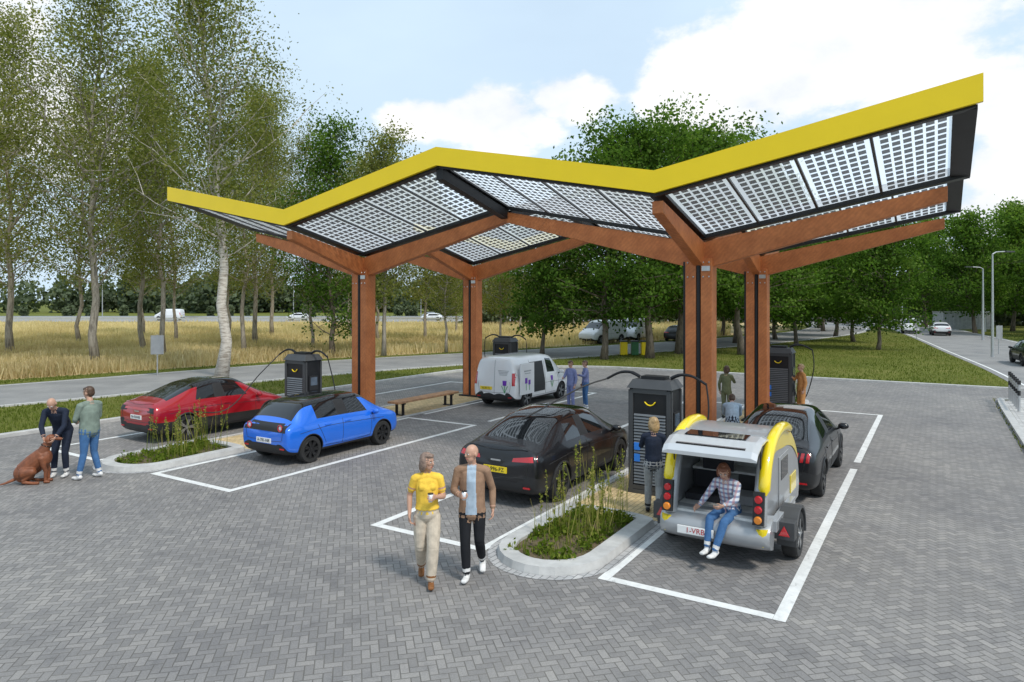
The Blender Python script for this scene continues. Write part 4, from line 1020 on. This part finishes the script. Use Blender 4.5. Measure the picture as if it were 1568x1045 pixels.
person('woman',c.x,c.y,(-.66,-.75),1.72,yel,jeans,shW,'red','long',female=True,vox=.008,z0=-.05,topmat=plaid,head=(.35,-.55),
  J={'pel':(0,0,.87),'wai':(0,.03,.98),'che':(0,.10,1.16),'nb':(0,.17,1.33),'hd':(0,.26,1.47),'sR':(.16,.14,1.28),'sL':(-.16,.14,1.28),
     'eR':(.27,.24,1.07),'wR':(.36,.34,.90),'eL':(-.20,.28,1.08),'wL':(-.06,.42,1.0),'dirR':(.3,.6,-.2),
     'hR':(.09,.03,.83),'hL':(-.09,.03,.83),'kR':(.12,.46,.80),'kL':(-.10,.46,.78),'aR':(.12,.56,.40),'aL':(-.02,.60,.38),'fR':(.13,.72,.34),'fL':(0,.76,.33)})
person('man',2.1,24.3,(-.6,-.5),1.78,lil,lil,shK,'brown','short',vox=.013,head=(0,-.2),J={'eR':(.23,.1,1.16),'wR':(.1,.3,1.15)})
person('woman',2.65,24.6,(-1,-.2),1.76,lil,jeans,shW,'brown','short',female=True,vox=.013,J={'eL':(-.22,.12,1.2),'wL':(-.05,.33,1.25)})
person('woman',7.1,22.6,(.6,.8),1.76,grn,grn,shK,'brown','bob',female=True,vox=.013,J={'eR':(.22,.14,1.2),'wR':(.1,.36,1.3)})
person('woman',9.75,23.0,(-1,-.1),1.78,org,org,shB,'blond','bun',female=True,vox=.013,pant=1.3,J={'eR':(.22,.12,1.2),'wR':(.05,.3,1.3)})
person('man',5.55,17.2,(.3,1),1.75,ltb,navy,shK,'brown','short',vox=.012,head=(0,-.5),
  J={'pel':(0,-.10,.90),'wai':(0,-.03,1.02),'che':(0,.10,1.16),'nb':(0,.22,1.28),'hd':(0,.33,1.38),'sR':(.18,.18,1.24),'sL':(-.18,.18,1.24),'eR':(.2,.3,1.0),'wR':(.15,.45,.95),'eL':(-.2,.3,1.0),'wL':(-.15,.45,.95),'hR':(.09,-.1,.88),'hL':(-.09,-.1,.88)})
def dog():
    P=Parts(); ex=MB()
    P.ball((0,-.22,.21),(.155,.19,.19),0); P.tube([(0,-.22,.26),(0,-.06,.42),(0,.10,.56)],[(.15,.17),(.135,.165),(.125,.15)],0)
    P.ball((0,.14,.50),(.12,.12,.17),0); P.tube([(0,.10,.62),(0,.16,.74),(0,.20,.84)],[.105,.08,.07],0)
    P.ball((0,.23,.88),(.072,.09,.07),0); P.tube([(0,.28,.875),(0,.36,.86),(0,.42,.85)],[(.048,.042),(.038,.036),(.030,.028)],0)
    for s in(-1,1):
        P.tube([(s*.065,.20,.92),(s*.095,.20,.86),(s*.095,.22,.79)],[(.014,.03),(.014,.045),(.010,.028)],0,side=V((s,0,0)))
        P.tube([(s*.09,.10,.50),(s*.09,.14,.34),(s*.085,.17,.24),(s*.085,.165,.07)],[.065,.048,.036,.028],0)
        P.tube([(s*.085,.15,.035),(s*.085,.23,.028)],[(.034,.03),(.036,.024)],0)
        P.tube([(s*.12,-.20,.24),(s*.15,-.02,.26)],[.115,.075],0); P.tube([(s*.15,-.01,.25),(s*.14,-.20,.09)],[.055,.035],0)
        P.tube([(s*.14,-.20,.06),(s*.14,-.02,.03),(s*.14,.06,.028)],[.032,.030,.034],0)
        ex.ball((s*.034,.305,.905),(.011,.009,.010),1,8,6)
    P.tube([(0,-.38,.10),(.06,-.52,.045),(.16,-.62,.035)],[.035,.022,.012],0)
    ex.ball((0,.445,.862),(.020,.014,.016),1,8,6)
    ex.tube([(.075*math.cos(t),.155+.085*math.sin(t)*1.0,.735-.03*math.sin(t)) for t in [2*math.pi*k/16 for k in range(17)]],.012,1,6)
    fur=pm('dog_fur',(.20,.065,.026),.55,var=.35,scale=9,bump=.2)
    P.build('dog',[fur,EYED],.009,ex,Matrix.Translation((-10.15,14.6,.02))@Matrix.Rotation(face((.85,.25)),4,'Z'),1.08)
dog()
# ---------------------------------------------------------------- street furniture
def sign(x,y,ang=0):
    e=empty('traffic_sign',Matrix.Translation((x,y,0))@Matrix.Rotation(ang,4,'Z'))
    m=MB(); m.tube([(0,0,0),(0,0,2.15)],.035,0,10); m.box((0,-.05,1.62),(.62,.02,1.0),1); m.box((0,-.035,1.3),(.5,.02,.04),0); m.box((0,-.035,1.9),(.5,.02,.04),0)
    m.obj('post_and_panel',[M_sil,pm('sign_back',(.32,.33,.34),.5,.4)],parent=e)
sign(-18.7,36,.3); sign(41.5,70,.2); sign(36,50.5,.3)
def lamp(x,y,h=9,ang=0,r=1.):
    e=empty('street_lamp',Matrix.Translation((x,y,0))@Matrix.Rotation(ang,4,'Z'))
    m=MB(); m.tube([(0,0,0),(0,0,h*.5),(0,0,h)],[.10*r,.08*r,.05*r],0,8); m.tube([(0,0,h),(.3,0,h+.15),(1.1,0,h+.2)],[.045,.04,.035],0,8); m.box((1.4,0,h+.2),(.7,.25,.1),1)
    m.obj('pole_and_head',[M_sil,M_dgr],parent=e,smooth=True)
for (x,y,a) in((-90,150,0),(-74,150,0),(-48,150,0),(-20,150,0),(10,150,0),(61,88,3.1),(-120,150,0)): lamp(x,y,8.5,a)
lamp(47.6,69,7.2,3.1,1.3); lamp(33.5,47.6,7.2,0.2,1.0); lamp(56,98,7.2,3.1,1.2)
for (x,c) in((8.1,M_yel),(8.9,pm('bin_green',(.04,.16,.06),.5)),(9.6,M_yel)):
    m=MB(); m.box((0,0,.5),(.5,.5,.95),0); m.box((0,0,1.02),(.56,.56,.1),1); m.obj('litter_bin',[c,M_dgr],M=Matrix.Translation((x,49.5,0)),bevel=.04)
m=MB()
for k in range(6):
    m.tube([(0,k*.7,.0),(0,k*.7,.95)],.045,0,8); m.box((0,k*.7,1.0),(.10,.10,.14),1); m.tube([(0,k*.7,.55),(0,k*.7,.72)],.05,1,8)
m.box((0,1.75,.82),(.04,3.6,.06),0); m.box((0,1.75,.45),(.04,3.6,.06),0)
m.obj('railing',[M_sil,M_trim],M=Matrix.Translation((19.25,26.4,.12))@Matrix.Rotation(math.radians(148.1),4,'Z'))
m=MB(); m.box((0,0,1.2),(7,2.4,2.4),0); m.box((0,-1.22,1.2),(6.6,.06,2.0),1); m.box((0,0,2.45),(7.1,2.5,.1),2)
for k in range(12): m.box((-3.2+k*.58,-1.26,1.2),(.08,.05,2.1),0)
m.obj('storage_container',[pm('container_grey',(.45,.46,.46),.6),pm('container_panel',(.38,.39,.40),.6),M_sil],M=Matrix.Translation((64,97,0)))
# ---------------------------------------------------------------- trees
def make_tree(seed,H,cb,cr,r0,nbr,nleaf,ls,sig,mats,kind='oak',lean=(0,0),sub=3):
    rg=random.Random(seed); rng=np.random.default_rng(seed); mb=MB()
    N=12; tp=[]; x=y=0
    for i in range(N+1):
        t=i/N; tp.append(V((x+lean[0]*t*t,y+lean[1]*t*t,H*.95*t))); x+=rg.gauss(0,.009*H); y+=rg.gauss(0,.009*H)
    tr=[r0*(1-.93*(i/N)**.85)*(1.25 if i==0 else 1) for i in range(N+1)]
    mb.tube(tp,tr,0,9)
    def at(t):
        f=t*N; i=min(int(f),N-1); return tp[i].lerp(tp[i+1],f-i), tr[i]
    tw=[]
    for b in range(nbr):
        tt=(b+rg.random())/nbr; t=cb+(.97-cb)*tt; p,r=at(t)
        az=b*2.4+rg.uniform(-.5,.5)
        if kind=='oak': ln_=cr*math.sqrt(max(.06,1-((tt-.38)/.66)**2))*rg.uniform(.65,1.15); el=math.radians(8+50*tt+rg.uniform(-10,12))
        else: ln_=cr*(.60+.40*math.sin(math.pi*min(1,tt*1.05+.12)))*rg.uniform(.5,1.1)*(1-.25*tt); el=math.radians(22+34*tt+rg.uniform(-12,12))
        pts=[p]; d=V((math.cos(az)*math.cos(el),math.sin(az)*math.cos(el),math.sin(el)))
        for k in range(4):
            d=(d+V((rg.gauss(0,.16),rg.gauss(0,.16),.08 if kind!='oak' else .0))).normalized(); pts.append(pts[-1]+d*ln_/4)
        br=min(r*.5,.015+ln_*.009); mb.tube(pts,[br,br*.8,br*.55,br*.35,br*.15],0,5,cap=False)
        tw+=[(pts[1],.35),(pts[2],.7),(pts[3],1),(pts[4],1)]
        for s in range(sub):
            k=s%4; q=pts[k].lerp(pts[k+1],rg.random()); dd=(d+V((rg.gauss(0,.85),rg.gauss(0,.85),rg.gauss(.05,.45)))).normalized(); l2=ln_*rg.uniform(.25,.55)
            qq=q+dd*l2*.5; q3=qq+(dd+V((rg.gauss(0,.3),rg.gauss(0,.3),.1))).normalized()*l2*.5
            mb.tube([q,qq,q3],[br*.45,br*.28,br*.09],0,4,cap=False); tw+=[(qq,.9),(q3,1.1)]
    top,_=at(.97); tw+=[(top,1.0),(top+V((0,0,H*.02)),.6)]
    C=np.array([tuple(p) for p,_ in tw]); w=np.array([a for _,a in tw])*rng.uniform(.25,1.8,len(tw)); w/=w.sum()
    idx=rng.choice(len(tw),nleaf,p=w); ct=rng.normal(0,.18,len(tw)); cs=sig*rng.uniform(.6,1.3,len(tw))
    off=rng.normal(size=(nleaf,3))*cs[idx][:,None]; off[:,2]*=.68
    c=C[idx]+off
    v,q=leafquads(c,ls,rng,.65)
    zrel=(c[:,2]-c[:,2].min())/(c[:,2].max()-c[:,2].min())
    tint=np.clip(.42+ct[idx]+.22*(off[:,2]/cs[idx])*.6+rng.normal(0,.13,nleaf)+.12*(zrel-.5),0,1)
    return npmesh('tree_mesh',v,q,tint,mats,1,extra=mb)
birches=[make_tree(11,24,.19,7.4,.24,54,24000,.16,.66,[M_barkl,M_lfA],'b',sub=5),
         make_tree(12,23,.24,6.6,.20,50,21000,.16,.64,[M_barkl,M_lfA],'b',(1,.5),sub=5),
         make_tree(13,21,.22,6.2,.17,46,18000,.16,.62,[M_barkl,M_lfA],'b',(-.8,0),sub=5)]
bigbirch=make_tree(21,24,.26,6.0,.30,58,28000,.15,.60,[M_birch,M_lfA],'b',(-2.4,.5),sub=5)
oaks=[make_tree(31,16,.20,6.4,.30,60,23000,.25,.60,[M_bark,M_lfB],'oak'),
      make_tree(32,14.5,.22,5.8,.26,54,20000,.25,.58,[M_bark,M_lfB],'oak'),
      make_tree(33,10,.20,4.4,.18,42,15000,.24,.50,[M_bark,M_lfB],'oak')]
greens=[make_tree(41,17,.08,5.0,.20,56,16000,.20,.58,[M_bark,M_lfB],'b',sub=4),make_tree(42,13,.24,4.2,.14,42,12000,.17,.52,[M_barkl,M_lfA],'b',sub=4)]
def put(me,name,x,y,s=1.,rz=None,sx=None):
    o=bpy.data.objects.new(name,me); COL.objects.link(o); o.location=(x,y,-.05); rz=rz if rz is not None else (x*7.3+y*3.1)%6.28
    o.rotation_euler=(0,0,rz); k=sx or s; o.scale=(k,k,s); return o
put(bigbirch,'birch_tree',-14.9,35,1.0,0)
for i,(x,y,s) in enumerate([(-24.8,40.7,1.05),(-31.5,39,1.0),(-38,60,1.1),(-36,49,1.05),(-28,52,1.0),(-31,63,.95),(-22.6,60,.95),(-19.6,50,.88),(-15.2,52,.80),(-46,55,1.1),(-45,44,1.0),(-51,66,1.1),(-26,74,.95),(-17,72,.85),(-34,82,1.),(-12.5,64,.72),(-24,47,.95),(-40,74,1.),(-57,60,1.1),(-20,84,.9)]):
    put(birches[i%3],'birch_tree',x,y,s)
for (x,y,m,s,n) in[(-12.6,48,greens[0],.98,'poplar_tree'),(-9.2,49,greens[1],1.22,'poplar_tree'),(-8.3,65,greens[1],1.2,'poplar_tree'),(-5,52,greens[1],.85,'poplar_tree'),(-3,66,greens[1],.95,'poplar_tree'),(-1,58,greens[1],.85,'poplar_tree'),(2.2,50,oaks[2],.95,'oak_tree'),(-6.5,80,greens[1],1,'poplar_tree'),(1,84,greens[1],1,'poplar_tree'),(8,88,greens[1],1.1,'poplar_tree')]:
    put(m,n,x,y,s)
for i,(x,y,s,k) in enumerate([(6.2,46,.95,1),(9.5,47,.98,0),(12.5,51,1.03,0),(16.8,50,1.0,1),(15,59,1.08,0),(20.5,55,.92,1),(21,64,.95,0),(25,60,1.05,2),(29.5,55,.95,2),(27,70,1.2,2),(33,66,1.1,2),(24,78,1.3,2),(36,76,1.25,2),(31,84,1.4,2),(41,90,1.4,2),(18,72,.9,1),(45,100,1.5,2),(35,100,1.5,2)]):
    put(oaks[k],'oak_tree',x,y,s)
for (x,y,s) in[(57,84,1.35),(60,74,1.3),(66,90,1.5),(72,80,1.6),(63,104,1.5),(76,100,1.6),(58,63,1.1)]: put(oaks[2],'oak_tree',x,y,s)
def band(name,pts,n,ls,sig,h,depth,mat,seed,rough=.35):
    rng=np.random.default_rng(seed); P=smoothline(pts,8); P=np.array([tuple(p) for p in P])
    nc=int(n/220)+8; cu=rng.uniform(0,len(P)-1.001,nc); chh=h*rng.uniform(1-rough,1.,nc); cr=rng.uniform(h*.22,h*.45,nc)
    k=rng.integers(0,nc,n); ii=cu[k].astype(int); ff=(cu[k]-ii)[:,None]; cen=P[ii]*(1-ff)+P[np.minimum(ii+1,len(P)-1)]*ff
    dd=rng.uniform(-depth,depth,nc); dirn=rng.normal(size=(n,3)); dirn/=np.linalg.norm(dirn,axis=1)[:,None]
    rad=rng.uniform(.6,1.0,n)**.5
    c=np.c_[cen[:,0],cen[:,1]+dd[k],np.zeros(n)]
    zc=chh[k]*.55; c+=dirn*rad[:,None]*np.c_[cr[k],cr[k],chh[k]*.45]; c[:,2]+=zc; c[:,2]=np.where(rng.random(n)<.25,rng.random(n)*zc,c[:,2])
    ct=rng.normal(0,.13,nc)
    v,q=leafquads(c,ls,rng,.8); tint=np.clip(.4+ct[k]+.25*dirn[:,2]+rng.normal(0,.1,n),0,1)
    me=npmesh(name,v,q,tint,[mat],0); o=bpy.data.objects.new(name,me); COL.objects.link(o); return o
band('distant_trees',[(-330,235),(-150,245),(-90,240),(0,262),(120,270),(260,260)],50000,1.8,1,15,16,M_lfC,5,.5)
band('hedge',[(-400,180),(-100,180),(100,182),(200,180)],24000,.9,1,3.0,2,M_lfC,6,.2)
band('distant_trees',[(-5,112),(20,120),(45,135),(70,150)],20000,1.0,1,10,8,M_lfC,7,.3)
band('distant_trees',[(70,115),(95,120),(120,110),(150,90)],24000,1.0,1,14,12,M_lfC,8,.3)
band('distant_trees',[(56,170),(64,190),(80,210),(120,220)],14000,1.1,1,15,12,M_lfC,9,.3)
rng=np.random.default_rng(4)
def pip(x,y,poly):
    ins=np.zeros(len(x),bool); n=len(poly); j=n-1
    for i in range(n):
        xi,yi=poly[i];xj,yj=poly[j]
        c=((yi>y)!=(yj>y))&(x<(xj-xi)*(y-yi)/(yj-yi+1e-12)+xi)
        ins^=c; j=i
    return ins
N=170000; Y=28+92*rng.random(N)**1.6; X=rng.uniform(-.85,.32,N)*Y
k=pip(X,Y,fp); X,Y=X[k],Y[k]; hh=rng.uniform(.30,.72,len(X))*(1+.25*np.sin(X*.7)*np.cos(Y*.5))
v,q=blades(np.c_[X,Y],hh,.065,rng,.5)
ti=np.clip(.5+.25*np.sin(X*.35+1)*np.sin(Y*.22)+rng.normal(0,.18,len(X)),0,1)
me=npmesh('dry_grass',v,q,ti,[M_dgl],0); o=bpy.data.objects.new('dry_grass',me); COL.objects.link(o)
def rd(X,Y,line,w):
    P=smoothline(line,6); d=np.full(len(X),1e9)
    for a,b in zip(P[:-1],P[1:]):
        ab=b-a; t=np.clip(((X-a.x)*ab.x+(Y-a.y)*ab.y)/ab.length_squared,0,1); d=np.minimum(d,np.hypot(X-a.x-t*ab.x,Y-a.y-t*ab.y))
    return d<w
N=150000; Y=14+70*rng.random(N)**1.3; X=rng.uniform(-.8,.8,N)*Y
side=[L2(-26,-3.6),L2(24.5,-3.6),L2(24.5,-5.8),L2(-26,-5.8)]
lotbig=[L2(-26,-3.5),L2(24.6,-3.5),L2(24.6,-9.9),L2(29.4,-9.9),L2(28.3,-3),L2(28.3,12),L2(27.7,15.6),L2(25.7,18.9),L2(22.6,21),L2(18,21.2),L2(-26,21.2)]
k=~(pip(X,Y,lotbig)|pip(X,Y,fp)|pip(X,Y,side)|rd(X,Y,roadc,4.35)|rd(X,Y,rroad,4.3)); X,Y=X[k],Y[k]
v,q=blades(np.c_[X,Y],rng.uniform(.04,.12,len(X)),.04,rng,.6)
me=npmesh('lawn_grass',v,q,np.clip(.45+.3*np.sin(X*.6)*np.sin(Y*.4+1)+rng.normal(0,.2,len(X)),0,1),[M_ggl],0); o=bpy.data.objects.new('lawn_grass',me); COL.objects.link(o)
# ---------------------------------------------------------------- sky & sun
el,az=math.radians(52),math.atan2(.75,-.9)
w=bpy.data.worlds.new('World'); scene.world=w; w.use_nodes=True; nt=w.node_tree; n=nt.nodes; l=nt.links
bg=n['Background']; sky=n.new('ShaderNodeTexSky'); sky.sky_type='NISHITA'; sky.sun_disc=False; sky.sun_elevation=el; sky.sun_rotation=az; sky.dust_density=1.5; sky.air_density=1.0
tc=n.new('ShaderNodeTexCoord'); 
def vm(op,a,b):
    q=n.new('ShaderNodeVectorMath'); q.operation=op
    for i,x in enumerate((a,b)):
        if x is None: continue
        if isinstance(x,bpy.types.NodeSocket): l.new(x,q.inputs[i])
        else: q.inputs[i].default_value=x
    return q
def mm(op,a,b=0.,clamp=False):
    q=n.new('ShaderNodeMath'); q.operation=op; q.use_clamp=clamp
    for i,x in enumerate((a,b)):
        if isinstance(x,bpy.types.NodeSocket): l.new(x,q.inputs[i])
        else: q.inputs[i].default_value=x
    return q.outputs[0]
dr=vm('NORMALIZE',tc.outputs['Generated'],None).outputs[0]
acc=None
for (cx,cz,r) in((.36,.33,.17),(.50,.38,.19),(.58,.40,.12),(.27,.30,.10),(-.03,.275,.11),(-.12,.27,.07),(.08,.30,.08),(.76,.30,.12),(.80,.20,.15),(-.9,.35,.25),(.70,.12,.10)):
    c=V((cx,1,cz)).normalized(); s=vm('SUBTRACT',dr,tuple(c)).outputs[0]; s=vm('MULTIPLY',s,(1,1,1.9)).outputs[0]
    ln_=vm('LENGTH',s,None).outputs['Value']; b=mm('SUBTRACT',1.,mm('DIVIDE',ln_,r)); acc=b if acc is None else mm('MAXIMUM',acc,b)
ns=n.new('ShaderNodeTexNoise'); ns.inputs['Scale'].default_value=8; ns.inputs['Detail'].default_value=8; ns.inputs['Roughness'].default_value=.58
l.new(vm('MULTIPLY',dr,(1,1,1.6)).outputs[0],ns.inputs['Vector'])
ns2=n.new('ShaderNodeTexNoise'); ns2.inputs['Scale'].default_value=3; ns2.inputs['Detail'].default_value=4; l.new(vm('MULTIPLY',dr,(1,1,2.5)).outputs[0],ns2.inputs['Vector'])
dens=mm('ADD',mm('MULTIPLY',mm('MAXIMUM',acc,-.6),.9),mm('MULTIPLY',mm('SUBTRACT',ns.outputs[0],.5),2.0))
mr=n.new('ShaderNodeMapRange'); mr.interpolation_type='SMOOTHSTEP'; l.new(dens,mr.inputs[0]); mr.inputs[1].default_value=.0; mr.inputs[2].default_value=.34
thin=n.new('ShaderNodeMapRange'); l.new(ns2.outputs[0],thin.inputs[0]); thin.inputs[1].default_value=.3; thin.inputs[2].default_value=.7; thin.inputs[3].default_value=.84; thin.inputs[4].default_value=.99
hz=n.new('ShaderNodeMix'); hz.data_type='RGBA'; l.new(thin.outputs[0],hz.inputs[0]); l.new(sky.outputs[0],hz.inputs[6]); hz.inputs[7].default_value=(4.75,5.95,7.1,1)
cm=n.new('ShaderNodeMix'); cm.data_type='RGBA'; l.new(mr.outputs[0],cm.inputs[0]); l.new(hz.outputs[2],cm.inputs[6]); 
cr=n.new('ShaderNodeValToRGB'); l.new(ns.outputs[0],cr.inputs[0]); cr.color_ramp.elements[0].position=.35; cr.color_ramp.elements[0].color=(6.0,6.3,6.7,1); cr.color_ramp.elements[1].position=.62; cr.color_ramp.elements[1].color=(7.4,7.4,7.4,1)
l.new(cr.outputs[0],cm.inputs[7]); l.new(cm.outputs[2],bg.inputs[0]); bg.inputs[1].default_value=.15
sd=bpy.data.lights.new('sun','SUN'); sd.energy=2.7; sd.angle=math.radians(9); sd.color=(1,.945,.86); so=bpy.data.objects.new('sun',sd); COL.objects.link(so)
tosun=V((math.sin(az)*math.cos(el),math.cos(az)*math.cos(el),math.sin(el))); so.rotation_euler=tosun.to_track_quat('Z','Y').to_euler()
# ---------------------------------------------------------------- camera
cd=bpy.data.cameras.new('camera'); cam=bpy.data.objects.new('camera',cd); COL.objects.link(cam); scene.camera=cam
cd.sensor_width=36; cd.lens=24.0; cam.location=(0,0,3.9); cam.rotation_euler=(math.radians(90),0,0); cd.shift_y=-(522.5-462)/1568; cd.clip_end=6000
scene.view_settings.view_transform='Standard'; scene.view_settings.look='None'; scene.view_settings.exposure=0
print('BUILD',time.time()-T0)
